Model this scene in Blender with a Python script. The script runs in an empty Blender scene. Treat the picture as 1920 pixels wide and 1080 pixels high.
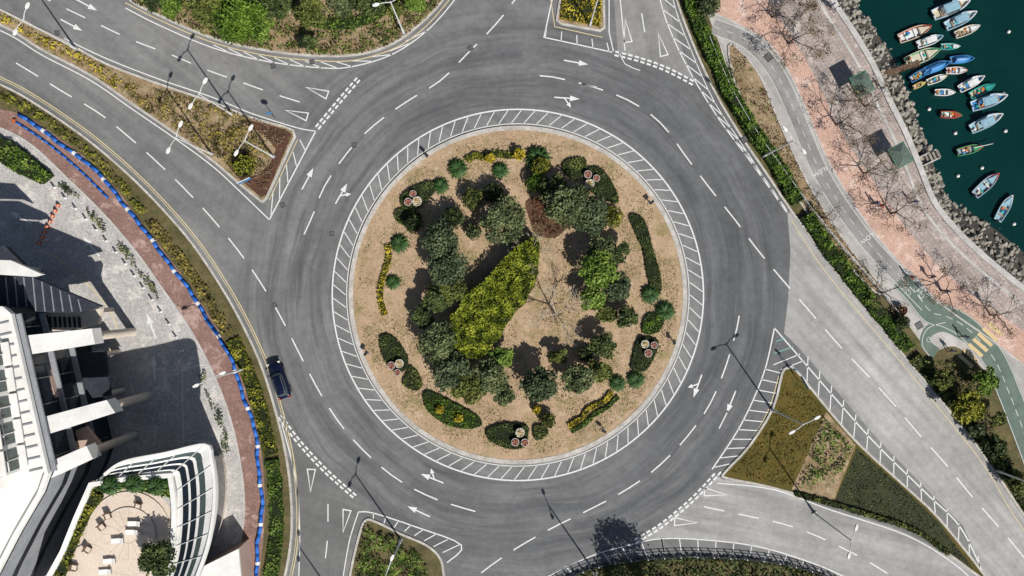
import bpy, bmesh, math, random
import numpy as np
from mathutils import Vector, noise
from mathutils.geometry import tessellate_polygon
random.seed(7); rng=np.random.default_rng(7)
S=15.0; H=92.0; PI=math.pi; R=math.radians
COL=bpy.context.scene.collection
def W(px,py,z=0.0): return Vector(((px-960)/S,(540-py)/S,z))
def WK(px,py,z):
    k=(H-z)/H
    return Vector(((px-960)/S*k,(540-py)/S*k,z))
# ------------------------------------------------------------ materials
def nn(nt,t,ins=None,**kw):
    n=nt.nodes.new(t)
    for k,v in kw.items(): setattr(n,k,v)
    if ins:
        for k,v in ins.items():
            if isinstance(v,bpy.types.NodeSocket): nt.links.new(v,n.inputs[k])
            else: n.inputs[k].default_value=v
    return n
def mth(nt,op,a,b=0.0,c=None):
    ins={0:a,1:b}
    if c is not None: ins[2]=c
    return nn(nt,'ShaderNodeMath',ins,operation=op).outputs[0]
def mixc(nt,f,a,b,blend='MIX'):
    c4=lambda c: c if isinstance(c,bpy.types.NodeSocket) else (c[0],c[1],c[2],1)
    return nn(nt,'ShaderNodeMix',{0:f,6:c4(a),7:c4(b)},data_type='RGBA',blend_type=blend).outputs[2]
def mr(nt,v,a,b,c=0.0,d=1.0):
    return nn(nt,'ShaderNodeMapRange',{0:v,1:a,2:b,3:c,4:d}).outputs[0]
def nz(nt,vec,scale,detail=4.0,rough=.55):
    return nn(nt,'ShaderNodeTexNoise',{'Vector':vec,'Scale':scale,'Detail':detail,'Roughness':rough}).outputs[0]
def newmat(name,rough=.85,spec=.3,metal=0.0):
    m=bpy.data.materials.new(name); m.use_nodes=True; nt=m.node_tree
    b=nt.nodes['Principled BSDF']; b.inputs['Roughness'].default_value=rough
    b.inputs['Specular IOR Level'].default_value=spec; b.inputs['Metallic'].default_value=metal
    oc=nn(nt,'ShaderNodeTexCoord').outputs['Object']
    return m,nt,b,oc
def bumpit(nt,b,h,st=.3,dist=.05):
    n=nn(nt,'ShaderNodeBump',{'Height':h,'Strength':st,'Distance':dist}); nt.links.new(n.outputs[0],b.inputs['Normal'])
def gray(nt,g): return nn(nt,'ShaderNodeCombineColor',{0:g,1:g,2:g}).outputs[0]
def surf(name,c1,c2,scale=.4,fine=6.0,rough=.88,spec=.25,contrast=.35,bump=.2,c3=None,metal=0.0,s3=1.3,t3=(.52,.66),c4=None,s4=.3,t4=(.5,.62)):
    m,nt,b,oc=newmat(name,rough,spec,metal)
    f=mr(nt,nz(nt,oc,scale,6,.6),.35,.65)
    col=mixc(nt,f,c1,c2)
    if c3 is not None: col=mixc(nt,mr(nt,nz(nt,oc,s3,8,.65),*t3),col,c3)
    if c4 is not None:
        o2=nn(nt,'ShaderNodeMapping',{'Vector':oc,'Location':(37,11,5)}).outputs[0]
        col=mixc(nt,mr(nt,nz(nt,o2,s4,8,.7),*t4),col,c4)
    g=mr(nt,nz(nt,oc,fine,4,.6),.25,.75,1-contrast,1+contrast)
    col=mixc(nt,1.0,col,gray(nt,g),'MULTIPLY')
    nt.links.new(col,b.inputs['Base Color'])
    if bump: bumpit(nt,b,nz(nt,oc,fine,5,.6),bump)
    return m
def plain(name,c,rough=.6,metal=0.0,spec=.4): return surf(name,c,tuple(x*.82 for x in c),1.5,9,rough,spec,.1,0,metal=metal)
def fol(name,c1,c2,c3):
    m,nt,b,oc=newmat(name,.6,.2)
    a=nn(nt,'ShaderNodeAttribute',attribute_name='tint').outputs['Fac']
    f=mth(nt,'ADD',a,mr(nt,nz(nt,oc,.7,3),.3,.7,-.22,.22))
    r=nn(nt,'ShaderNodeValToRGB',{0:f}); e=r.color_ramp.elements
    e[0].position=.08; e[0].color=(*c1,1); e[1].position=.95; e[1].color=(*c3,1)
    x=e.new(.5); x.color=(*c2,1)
    nt.links.new(r.outputs[0],b.inputs['Base Color'])
    return m
def bricks(name,c1,c2,cm,scale,bw=.5,rh=.25,var=(.8,1.15),rot=0.0,blot=None,light=None,fine=.2):
    m,nt,b,oc=newmat(name,.9,.2)
    mp=nn(nt,'ShaderNodeMapping',{'Vector':oc,'Rotation':(0,0,rot)}).outputs[0]
    br=nn(nt,'ShaderNodeTexBrick',{'Vector':mp,'Color1':(*c1,1),'Color2':(*c2,1),'Mortar':(*cm,1),'Scale':scale,'Mortar Size':.03,'Brick Width':bw,'Row Height':rh})
    g=mr(nt,nz(nt,oc,.35,7,.65),.3,.7,var[0],var[1])
    col=mixc(nt,1.0,br.outputs[0],gray(nt,g),'MULTIPLY')
    if blot: col=mixc(nt,mr(nt,nz(nt,oc,1.1,6,.7),.55,.68),col,blot)
    if light:
        o2=nn(nt,'ShaderNodeMapping',{'Vector':oc,'Location':(17,31,5)}).outputs[0]
        col=mixc(nt,mr(nt,nz(nt,o2,.5,7,.7),.54,.62),col,light)
    g=mr(nt,nz(nt,oc,5,3,.7),.3,.7,1-fine,1+fine)
    col=mixc(nt,1.0,col,gray(nt,g),'MULTIPLY')
    nt.links.new(col,b.inputs['Base Color']); return m
CX,CY=(971-960)/S,(540-553)/S
def asphalt(name,base,dark,light,ring=True,ang=0.0,streak=.6):
    m,nt,b,oc=newmat(name,.82,.3)
    sp=nn(nt,'ShaderNodeSeparateXYZ',{0:oc})
    mp=nn(nt,'ShaderNodeMapping',{'Vector':nn(nt,'ShaderNodeVectorRotate',{'Vector':oc,'Angle':ang}).outputs[0],'Scale':(.03,.6,1)}).outputs[0]
    st=mr(nt,nz(nt,mp,1.0,6,.6),.38,.7)
    big=mr(nt,nz(nt,oc,.06,6,.62),.34,.66)
    col=mixc(nt,big,base,light)
    col=mixc(nt,mth(nt,'MULTIPLY',st,streak),col,dark)
    if ring:
        x=mth(nt,'SUBTRACT',sp.outputs[0],CX); y=mth(nt,'SUBTRACT',sp.outputs[1],CY)
        r=mth(nt,'SQRT',mth(nt,'ADD',mth(nt,'MULTIPLY',x,x),mth(nt,'MULTIPLY',y,y)))
        th=mth(nt,'ARCTAN2',y,x); ct=mth(nt,'COSINE',th); sn_=mth(nt,'SINE',th)
        r2=mth(nt,'ADD',r,mth(nt,'MULTIPLY',nz(nt,oc,.07,2),3.0))
        def pol(a,k): return nn(nt,'ShaderNodeCombineXYZ',{0:mth(nt,'MULTIPLY',r2,a),1:mth(nt,'MULTIPLY',ct,k),2:mth(nt,'MULTIPLY',sn_,k)}).outputs[0]
        s2=nz(nt,pol(.55,1.3),1.0,5,.6); s3=nz(nt,pol(1.6,2.2),1.0,4,.6); s4=nz(nt,pol(5.5,3.5),1.0,3,.6)
        mask=mth(nt,'MULTIPLY',mr(nt,r,22.6,23.6),mr(nt,r2,33.5,41,1.0,0.0))
        side=mr(nt,ct,-1,1,.0,1.0)
        hi=mixc(nt,side,(.212,.211,.207),(.145,.148,.152)); lo=mixc(nt,side,(.118,.119,.121),(.085,.089,.094))
        rc=mixc(nt,mr(nt,s2,.36,.64),lo,hi)
        rc=mixc(nt,mr(nt,s3,.48,.70,0,.65),rc,(.066,.068,.072))
        rc=mixc(nt,mr(nt,s4,.56,.75,0,.35),rc,(.25,.248,.24))
        col=mixc(nt,mth(nt,'MULTIPLY',mask,.9),col,rc)
    vor=nn(nt,'ShaderNodeTexVoronoi',{'Vector':nn(nt,'ShaderNodeMapping',{'Vector':oc,'Rotation':(0,0,.7),'Scale':(.05,.12,1)}).outputs[0],'Scale':1.0})
    pc=nn(nt,'ShaderNodeSeparateColor',{0:vor.outputs['Color']}).outputs[0]
    g=mth(nt,'MULTIPLY',mr(nt,pc,0,1,.94,1.05),mr(nt,nz(nt,oc,9,3,.7),.25,.75,.84,1.16))
    g=mth(nt,'MULTIPLY',g,mr(nt,nz(nt,oc,1.2,8,.72),.25,.75,.80,1.2))
    g=mth(nt,'MULTIPLY',g,mr(nt,nz(nt,oc,.25,5,.6),.3,.7,.88,1.12))
    col=mixc(nt,1.0,col,gray(nt,g),'MULTIPLY')
    col=mixc(nt,mr(nt,nz(nt,oc,.9,6,.8),.66,.74,0,.5),col,(.06,.06,.06))
    nt.links.new(col,b.inputs['Base Color']); bumpit(nt,b,nz(nt,oc,30,2),.15,.01)
    return m
M={}
M['asphalt']=asphalt('asphalt',(.18,.18,.178),(.118,.119,.12),(.24,.238,.232),True,R(38),.7)
M['asphalt_light']=asphalt('asphalt_light',(.36,.35,.335),(.235,.231,.224),(.44,.428,.41),False,R(49),.9)
M['asphalt_entry']=asphalt('asphalt_entry',(.34,.33,.317),(.235,.231,.224),(.41,.40,.385),False,R(12),.9)
def paint(name,c,wear,under=(.2,.2,.2)):
    m,nt,b,oc=newmat(name,.7,.3)
    f=mr(nt,nz(nt,oc,5,6,.75),.48,.72,0,wear)
    nt.links.new(mixc(nt,f,c,under),b.inputs['Base Color']); return m
M['white_paint']=paint('white_paint',(.74,.74,.72),.6)
M['faded_paint']=paint('faded_paint',(.58,.58,.55),.85,(.3,.3,.28))
M['yellow_paint']=paint('yellow_paint',(.66,.55,.30),.75)
M['teal_paint']=paint('teal_paint',(.2,.5,.42),.9)
M['kerb']=surf('kerb_concrete',(.55,.52,.48),(.38,.36,.32),.8,5,contrast=.28)
M['soil']=surf('island_soil',(.47,.335,.215),(.36,.25,.155),.35,5,c3=(.27,.22,.10),contrast=.28,s3=.45,t3=(.5,.68),c4=(.53,.42,.30),s4=.9,t4=(.56,.72))
M['soil2']=surf('bed_soil',(.38,.28,.17),(.2,.135,.07),.6,6,c3=(.10,.11,.03),contrast=.45,c4=(.45,.38,.27),s4=.8,t4=(.56,.68))
M['mulch']=surf('brown_mulch',(.115,.055,.035),(.065,.032,.022),.8,7,contrast=.55,c3=(.2,.14,.06),s3=1.6,t3=(.56,.68))
M['verge']=surf('verge_soil',(.15,.12,.055),(.08,.068,.03),.5,6,c3=(.07,.085,.022),contrast=.4)
M['moss']=surf('mossy_lawn',(.125,.088,.018),(.08,.066,.013),.3,9,c3=(.06,.07,.012),contrast=.45)
M['lawn_dark']=surf('dark_lawn',(.045,.05,.022),(.03,.032,.016),.4,9,contrast=.5)
M['ground']=surf('ground',(.2,.19,.15),(.12,.13,.08),.03,2,contrast=.3)
M['footpath']=bricks('footpath_brick',(.33,.20,.165),(.27,.16,.13),(.16,.10,.09),1.6,.5,.25,(.75,1.2),.6,None,(.42,.29,.25),.3)
M['pinkpath']=bricks('promenade_pink_brick',(.64,.42,.33),(.56,.365,.285),(.40,.27,.22),1.2,.5,.25,(.85,1.1),.9,None,(.66,.5,.42))
M['paving']=bricks('promenade_grey_paving',(.46,.38,.34),(.39,.33,.30),(.28,.24,.22),1.0,.5,.5,(.7,1.15),.9,(.25,.22,.2),(.52,.46,.41))
M['cobble']=bricks('plaza_cobble',(.56,.535,.51),(.42,.40,.385),(.26,.25,.24),2.4,.5,.45,(.85,1.12),.3,(.36,.345,.335),(.60,.56,.52),.25)
M['service']=asphalt('service_path',(.42,.395,.37),(.28,.27,.25),(.5,.475,.445),False,R(55),.8)
M['lane']=asphalt('cycle_lane_asphalt',(.27,.26,.25),(.19,.185,.18),(.33,.32,.305),False,R(55),.7)
M['cycle']=surf('green_cycle_surface',(.15,.20,.165),(.11,.15,.125),.6,8,contrast=.25)
M['beige']=surf('beige_slab',(.66,.56,.46),(.60,.50,.41),.4,5,contrast=.12)
M['concrete']=surf('pale_concrete',(.55,.53,.50),(.40,.38,.36),.5,5,contrast=.25)
M['white']=surf('white_render',(.80,.79,.76),(.68,.67,.64),.5,5,contrast=.08,bump=0)
M['cream']=surf('cream_render',(.66,.58,.48),(.58,.50,.42),.5,5,contrast=.1,bump=0)
M['pinkwall']=surf('pink_render',(.5,.36,.3),(.42,.3,.25),.5,5,contrast=.1,bump=0)
M['shaded_wall']=surf('painted_shade_wall',(.028,.031,.038),(.018,.02,.026),.4,3,.4,contrast=.3,bump=0)  # near-black base colour paints in the shade of a deep recess
M['glass']=plain('dark_glass',(.015,.022,.03),.12,0,.5)
M['glass_green']=plain('green_glass',(.07,.095,.09),.14,0,.5)
M['glass_pale']=plain('pale_glass',(.26,.28,.26),.25,0,.5)
M['darkroof']=surf('dark_roof',(.04,.045,.06),(.028,.032,.045),.5,3,contrast=.3)
M['greyroof']=surf('grey_roof',(.3,.31,.33),(.24,.25,.27),.5,3,contrast=.15)
M['steel']=plain('painted_steel',(.66,.66,.64),.45)
M['greysteel']=plain('grey_steel',(.3,.3,.3),.4,.4)
M['lens']=plain('lamp_glass',(.85,.85,.8),.2)
M['black']=plain('black_rubber',(.02,.02,.02),.8)
M['rock']=surf('boulder_rock',(.37,.335,.28),(.19,.175,.15),.9,6,contrast=.5,bump=.5)
M['rockbed']=surf('rock_bed',(.10,.09,.075),(.05,.045,.04),1.5,6,contrast=.5)
M['bark']=surf('bark',(.12,.09,.065),(.07,.055,.04),2,10)
M['palebark']=surf('pale_bark',(.46,.40,.31),(.33,.28,.22),2,10)
M['orange']=plain('orange_plastic',(.5,.13,.04),.5)
M['blue']=surf('blue_plastic',(.015,.11,.46),(.03,.15,.5),.8,3,.5,contrast=.2,bump=0)
M['carpaint']=plain('dark_blue_car_paint',(.007,.012,.04),.2,.3,.6)
M['carglass']=plain('car_glass',(.05,.065,.08),.08,0,.8)
M['red_light']=plain('red_lamp_lens',(.4,.01,.01),.2)
M['rim']=plain('alloy_rim',(.4,.4,.42),.3,.8)
M['terracotta']=plain('terracotta',(.30,.10,.07),.7)
M['brownwood']=surf('brown_wood',(.16,.10,.06),(.10,.06,.04),1,10)
M['greenmetal']=surf('green_shelter_roof',(.12,.16,.135),(.08,.11,.095),.8,5,contrast=.35)
M['gutter']=plain('green_gutter',(.06,.22,.13),.5)
M['ironwork']=plain('cast_iron',(.05,.05,.05),.6,.3)
F={}
F['dk']=fol('dark_leaves',(.008,.014,.006),(.036,.055,.017),(.10,.13,.038))
F['bl']=fol('deep_green_leaves',(.012,.02,.010),(.045,.068,.030),(.125,.155,.075))
F['gg']=fol('greygreen_leaves',(.018,.026,.010),(.068,.09,.036),(.175,.20,.085))
F['bg']=fol('bright_leaves',(.02,.045,.005),(.08,.14,.018),(.22,.31,.055))
F['ol']=fol('olive_leaves',(.022,.03,.006),(.075,.095,.02),(.19,.21,.05))
F['wd']=fol('wedge_leaves',(.04,.055,.004),(.14,.175,.010),(.31,.34,.03))
F['yg']=fol('yellowgreen_leaves',(.035,.045,.004),(.14,.15,.014),(.34,.32,.04))
F['yl']=fol('yellow_leaves',(.10,.08,.006),(.34,.27,.018),(.64,.52,.06))
F['mix']=fol('mixed_shrub_leaves',(.04,.042,.01),(.16,.135,.028),(.38,.30,.06))
F['hd']=fol('hedge_leaves',(.018,.042,.004),(.062,.12,.011),(.15,.24,.028))
F['bd']=fol('bed_leaves',(.015,.025,.006),(.045,.065,.016),(.10,.13,.035))
F['br']=fol('dry_leaves',(.05,.033,.02),(.15,.105,.06),(.30,.23,.14))
F['rd']=fol('red_leaves',(.04,.014,.008),(.10,.038,.022),(.2,.09,.045))
F['fl']=fol('pale_flowers',(.35,.22,.06),(.62,.50,.20),(.85,.80,.62))
F['fr']=fol('pink_flowers',(.12,.03,.02),(.40,.12,.10),(.70,.45,.30))
F['cy']=fol('cycad_leaves',(.01,.03,.008),(.03,.075,.018),(.07,.14,.03))
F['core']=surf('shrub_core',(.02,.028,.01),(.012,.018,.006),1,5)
BM={k:plain('boat_paint_'+k,c,.45) for k,c in dict(white=(.75,.76,.74),blue=(.05,.22,.5),ltblue=(.28,.46,.56),teal=(.03,.36,.32),red=(.45,.06,.04),green=(.06,.32,.14),yellow=(.6,.5,.18),grey=(.35,.38,.4),orange=(.7,.22,.04),navy=(.02,.06,.18),wood=(.34,.24,.15),cream=(.62,.56,.42)).items()}
# ------------------------------------------------------------ mesh helpers
def tag(o,label=None,cat=None,group=None,kind=None):
    if label: o['label']=label
    if cat: o['category']=cat
    if group: o['group']=group
    if kind: o['kind']=kind
    return o
def empty(name,loc,rz=0,label=None,cat=None,group=None):
    o=bpy.data.objects.new(name,None); COL.objects.link(o); o.location=loc; o.rotation_euler=(0,0,rz); o.empty_display_size=.3
    return tag(o,label,cat,group)
class MB:
    def __init__(s): s.v=[]; s.f=[]; s.m=[]
    def add(s,vs,fs,mi=0):
        o=len(s.v); s.v.extend([tuple(v) for v in vs])
        for f in fs: s.f.append(tuple(i+o for i in f)); s.m.append(mi)
    def box(s,c,d,rz=0,mi=0,tilt=0):
        cs,sn=math.cos(rz),math.sin(rz); vs=[]
        for z in (-.5,.5):
            for x,y in ((-.5,-.5),(.5,-.5),(.5,.5),(-.5,.5)):
                X,Y,Z=x*d[0],y*d[1],z*d[2]
                if tilt: X,Z=X*math.cos(tilt)-Z*math.sin(tilt),X*math.sin(tilt)+Z*math.cos(tilt)
                vs.append((c[0]+X*cs-Y*sn,c[1]+X*sn+Y*cs,c[2]+Z))
        s.add(vs,[(3,2,1,0),(4,5,6,7),(0,1,5,4),(1,2,6,5),(2,3,7,6),(3,0,4,7)],mi)
    def tube(s,p0,p1,r0,r1=None,n=6,mi=0):
        p0,p1=Vector(p0),Vector(p1); r1=r0 if r1 is None else r1
        d=(p1-p0)
        if d.length<1e-6: return
        d.normalize(); a=d.orthogonal().normalized(); b=d.cross(a); vs=[]
        for p,r in ((p0,r0),(p1,r1)):
            for i in range(n):
                t=2*PI*i/n; vs.append(p+a*math.cos(t)*r+b*math.sin(t)*r)
        fs=[(i,(i+1)%n,n+(i+1)%n,n+i) for i in range(n)]+[tuple(range(n-1,-1,-1)),tuple(range(n,2*n))]
        s.add(vs,fs,mi)
    def lathe(s,prof,c=(0,0,0),n=12,mi=0):
        vs=[]
        for r,z in prof:
            for i in range(n): t=2*PI*i/n; vs.append((c[0]+r*math.cos(t),c[1]+r*math.sin(t),c[2]+z))
        fs=[]
        for j in range(len(prof)-1):
            for i in range(n): fs.append((j*n+i,j*n+(i+1)%n,(j+1)*n+(i+1)%n,(j+1)*n+i))
        fs.append(tuple(range((len(prof)-1)*n,len(prof)*n))); fs.append(tuple(range(n-1,-1,-1)))
        s.add(vs,fs,mi)
    def loft(s,rings,mi=0,caps=True):
        n=len(rings[0]); vs=[p for r in rings for p in r]; fs=[]
        for j in range(len(rings)-1):
            for i in range(n): fs.append((j*n+i,j*n+(i+1)%n,(j+1)*n+(i+1)%n,(j+1)*n+i))
        if caps: fs.append(tuple(range(n-1,-1,-1))); fs.append(tuple(range((len(rings)-1)*n,len(rings)*n)))
        s.add(vs,fs,mi)
    def flat(s,pts,z,mi=0):
        P=[Vector((p[0],p[1],z)) for p in pts]
        for t in tessellate_polygon([P]):
            a,b,c=t
            if (P[b]-P[a]).cross(P[c]-P[a]).z<0: a,c=c,a
            s.add([P[a],P[b],P[c]],[(0,1,2)],mi)
    def prism(s,pts,z0,z1,mi=0,topmi=None):
        s.flat(pts,z1,mi if topmi is None else topmi); n=len(pts)
        ar=sum(pts[i][0]*pts[(i+1)%n][1]-pts[(i+1)%n][0]*pts[i][1] for i in range(n))
        for i in range(n):
            a,b=pts[i],pts[(i+1)%n]
            if ar<0: a,b=b,a
            s.add([(a[0],a[1],z0),(b[0],b[1],z0),(b[0],b[1],z1),(a[0],a[1],z1)],[(0,1,2,3)],mi)
    def ribbon(s,pts,w,z,z0=None,closed=False,mi=0,off=0.0):
        L=offset(pts,off+w/2,closed); Rr=offset(pts,off-w/2,closed); n=len(pts); m=n if closed else n-1
        for i in range(m):
            j=(i+1)%n
            a,b,c,d=L[i],Rr[i],Rr[j],L[j]
            s.add([(a[0],a[1],z),(b[0],b[1],z),(c[0],c[1],z),(d[0],d[1],z)],[(0,1,2,3)],mi)
            if z0 is not None:
                s.add([(a[0],a[1],z0),(d[0],d[1],z0),(d[0],d[1],z),(a[0],a[1],z)],[(3,2,1,0)],mi)
                s.add([(b[0],b[1],z0),(c[0],c[1],z0),(c[0],c[1],z),(b[0],b[1],z)],[(0,1,2,3)],mi)
        if z0 is not None and not closed:
            for k in (0,-1):
                a,b=L[k],Rr[k]
                s.add([(a[0],a[1],z0),(b[0],b[1],z0),(b[0],b[1],z),(a[0],a[1],z)],[(0,1,2,3)],mi)
    def build(s,name,mats,parent=None,smooth=False,loc=None):
        me=bpy.data.meshes.new(name); me.from_pydata(s.v,[],s.f)
        if not isinstance(mats,(list,tuple)): mats=[mats]
        for m in mats: me.materials.append(m)
        if len(mats)>1: me.polygons.foreach_set('material_index',s.m)
        if smooth: me.polygons.foreach_set('use_smooth',[True]*len(s.f))
        me.update()
        o=bpy.data.objects.new(name,me); COL.objects.link(o)
        if parent: o.parent=parent
        if loc is not None: o.location=loc
        return o
def offset(pts,d,closed=False):
    n=len(pts); out=[]
    for i in range(n):
        p=Vector((pts[i][0],pts[i][1]))
        if closed: a=Vector(pts[i-1][:2]); b=Vector(pts[(i+1)%n][:2])
        else: a=Vector(pts[max(i-1,0)][:2]); b=Vector(pts[min(i+1,n-1)][:2])
        t1=(p-a); t2=(b-p)
        if t1.length<1e-9: t1=t2
        if t2.length<1e-9: t2=t1
        t1=t1.normalized(); t2=t2.normalized(); t=(t1+t2)
        if t.length<1e-6: t=t1
        t.normalize(); nrm=Vector((-t.y,t.x)); c=max(.5,nrm.dot(Vector((-t1.y,t1.x))))
        out.append(p+nrm*d/c)
    return out
def cat(pts,n=8,closed=False):
    P=[Vector((p[0],p[1])) for p in pts]; out=[]; m=len(P)
    rngi=range(m) if closed else range(m-1)
    for i in rngi:
        if closed: p0,p1,p2,p3=P[i-1],P[i],P[(i+1)%m],P[(i+2)%m]
        else: p0,p1,p2,p3=P[max(i-1,0)],P[i],P[i+1],P[min(i+2,m-1)]
        for k in range(n):
            t=k/n
            out.append(.5*((2*p1)+(-p0+p2)*t+(2*p0-5*p1+4*p2-p3)*t*t+(-p0+3*p1-3*p2+p3)*t**3))
    if not closed: out.append(P[-1])
    return out
def wp(pts): return [W(p[0],p[1]).to_2d() for p in pts]
def cw(pts,n=8,closed=False): return wp(cat(pts,n,closed))
def resamp(pts,step=None,num=None):
    P=[Vector(p[:2]) for p in pts]; L=[0]
    for i in range(1,len(P)): L.append(L[-1]+(P[i]-P[i-1]).length)
    T=L[-1]; num=num or max(2,int(T/step)+1); out=[]; j=0
    for k in range(num):
        s=T*k/(num-1)
        while j<len(L)-2 and L[j+1]<s: j+=1
        t=(s-L[j])/max(1e-9,L[j+1]-L[j]); out.append(P[j].lerp(P[j+1],t))
    return out
def circ(cx,cy,r,n=96): return [Vector((cx+r*math.cos(2*PI*i/n),cy+r*math.sin(2*PI*i/n))) for i in range(n)]
def struct(name,mb,mat,label=None):
    o=mb.build(name,mat); tag(o,label,None,None,'structure'); return o
def sheet(name,pts,z,mat,label=None):
    m=MB(); m.flat(pts,z); return struct(name,m,mat,label)
def slab(name,pts,z0,z1,mat,label=None):
    m=MB(); m.prism(pts,z0,z1); return struct(name,m,mat,label)
def dup(o,parent=None):
    c=o.copy(); COL.objects.link(c); c.parent=parent
    for ch in o.children: dup(ch,c)
    return c
# ---- foliage
def leafmesh(name,P,T,size,mat,parent=None,up=.6,core=None,loc=None):
    P=np.asarray(P,dtype=float); n=len(P)
    nr=rng.normal(size=(n,3)); nr[:,2]=np.abs(nr[:,2])+up; nr/=np.linalg.norm(nr,axis=1)[:,None]
    q=rng.normal(size=(n,3)); t=np.cross(nr,q); t/=np.linalg.norm(t,axis=1)[:,None]; b=np.cross(nr,t)
    s=(size*(.55+.8*rng.random(n)))[:,None]
    V=np.stack([P+t*s,P+b*s*.55,P-t*s,P-b*s*.55],axis=1).reshape(-1,3)
    vs=V.tolist(); fs=[(4*i,4*i+1,4*i+2,4*i+3) for i in range(n)]; mi=[0]*n; tint=list(T)
    if core:
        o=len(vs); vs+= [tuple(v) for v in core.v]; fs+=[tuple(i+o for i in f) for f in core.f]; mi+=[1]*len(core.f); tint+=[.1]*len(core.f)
    me=bpy.data.meshes.new(name); me.from_pydata(vs,[],fs); me.materials.append(mat)
    if core: me.materials.append(F['core']); me.polygons.foreach_set('material_index',mi)
    a=me.attributes.new('tint','FLOAT','FACE'); a.data.foreach_set('value',np.array(tint,dtype=np.float32)); me.update()
    o=bpy.data.objects.new(name,me); COL.objects.link(o)
    if parent: o.parent=parent
    if loc is not None: o.location=loc
    return o
def inpoly(X,Y,poly):
    ins=np.zeros(len(X),bool); n=len(poly); j=n-1
    for i in range(n):
        xi,yi=poly[i][0],poly[i][1]; xj,yj=poly[j][0],poly[j][1]
        with np.errstate(divide='ignore',invalid='ignore'):
            c=((yi>Y)!=(yj>Y))&(X<(xj-xi)*(Y-yi)/(yj-yi+1e-12)+xi)
        ins^=c; j=i
    return ins
def sample(poly,dens):
    xs=[p[0] for p in poly]; ys=[p[1] for p in poly]
    n=int((max(xs)-min(xs))*(max(ys)-min(ys))*dens)
    X=rng.uniform(min(xs),max(xs),n); Y=rng.uniform(min(ys),max(ys),n)
    k=inpoly(X,Y,poly); return X[k],Y[k]
def nv(x,y,s,o=0): return noise.noise(Vector((x*s+o,y*s-o,o)))
def bed(name,label,cat_,poly,h,mat,dens=35,size=.16,z0=.12,group=None,kind=None,gap=0.0,core=True,hv=.25,ns=.8,gs=.45):
    X,Y=sample(poly,dens); P=[];T=[]
    for x,y in zip(X,Y):
        v=nv(x,y,ns)
        if gap and nv(x,y,gs,31)<gap-.5: continue
        P.append((x,y,z0+h*(1+hv*v*2)+random.uniform(-.06,.05))); T.append(min(1,max(0,.5+v*.8+random.uniform(-.28,.28))))
    pr=resamp(list(poly)+[poly[0]],step=.12)
    if not gap:
        for p in pr:
            for _ in range(2): P.append((p[0]+random.uniform(-.08,.08),p[1]+random.uniform(-.08,.08),z0+random.uniform(.05,h))); T.append(random.uniform(.1,.6))
    c=None
    if core and not gap:
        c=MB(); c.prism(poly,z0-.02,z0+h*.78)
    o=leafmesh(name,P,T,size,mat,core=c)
    return tag(o,label,cat_,group,kind)
def crownpts(r,h,n,ncl,base=.3):
    P=[];T=[]; cl=[]
    for i in range(ncl):
        a=2*PI*(i*.618034)+random.uniform(-.3,.3); rr=r*.76*math.sqrt(random.random()) if i else 0
        zz=h*(base+.15)+(h*(1-base)-h*.22)*(1-(rr/r)**2)*random.uniform(.6,1.0)
        cl.append((rr*math.cos(a),rr*math.sin(a),zz,r*random.uniform(.22,.42),random.uniform(.25,.75)))
    per=n//ncl
    for cx,cy,cz,cr,ct in cl:
        v=rng.normal(size=(per,3)); v/=np.linalg.norm(v,axis=1)[:,None]; v[:,2]=np.where(v[:,2]<-.3,-v[:,2],v[:,2]); q=cr*(.45+.7*rng.random(per))[:,None]
        v=v*q; v[:,2]*=.8
        for d in v:
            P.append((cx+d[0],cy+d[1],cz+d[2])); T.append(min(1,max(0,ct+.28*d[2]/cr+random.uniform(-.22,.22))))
    return P,T,cl
def tree(px,py,rpx,h,mat,label,name='broadleaf_tree',group=None,n=None,ncl=None,z0=.12,size=.19,cat_='tree',image=True,bark='bark'):
    r=rpx/S; base=WK(px,py,h*.7) if image else W(px,py); base.z=z0
    t=empty(name,base,random.uniform(0,6),label,cat_,group)
    ncl=ncl or max(10,int(r*9)); n=n or int(600+r*r*430)
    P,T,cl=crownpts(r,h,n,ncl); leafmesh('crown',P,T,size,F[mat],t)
    m=MB(); m.tube((0,0,-.1),(0,0,h*.4),.05+.02*h,.03+.012*h,7)
    for c in cl[:9]: m.tube((0,0,h*random.uniform(.25,.4)),(c[0],c[1],c[2]),.02+.008*h,.015,5)
    m.build('trunk',M[bark],t); return t
def shrub(px,py,rpx,mat,label,h=None,name='round_shrub',group=None,z0=.12,cat_='shrub',dens=1.0):
    r=rpx/S; h=h or r*1.8; base=WK(px,py,h*.6); base.z=z0
    t=empty(name,base,0,label,cat_,group); n=int((260+r*r*300)*dens); P=[];T=[]
    for i in range(n):
        d=Vector(rng.normal(size=3)).normalized()
        if d.z<-.35: d.z=-d.z
        q=1+.3*noise.noise(d*2.3+base)-random.random()**2*.25
        zz=h*.5+d.z*h*.5*q; w=r*q
        P.append((d.x*w,d.y*w,zz)); T.append(min(1,max(0,.5+noise.noise(d*3+base)*.6+random.uniform(-.25,.25))))
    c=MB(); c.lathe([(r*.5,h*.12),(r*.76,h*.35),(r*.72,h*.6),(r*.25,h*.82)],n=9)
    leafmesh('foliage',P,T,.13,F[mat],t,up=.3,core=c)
    m=MB(); m.tube((0,0,-.1),(0,0,h*.3),.07,.05,6); m.build('stem',M['bark'],t); return t
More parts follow.
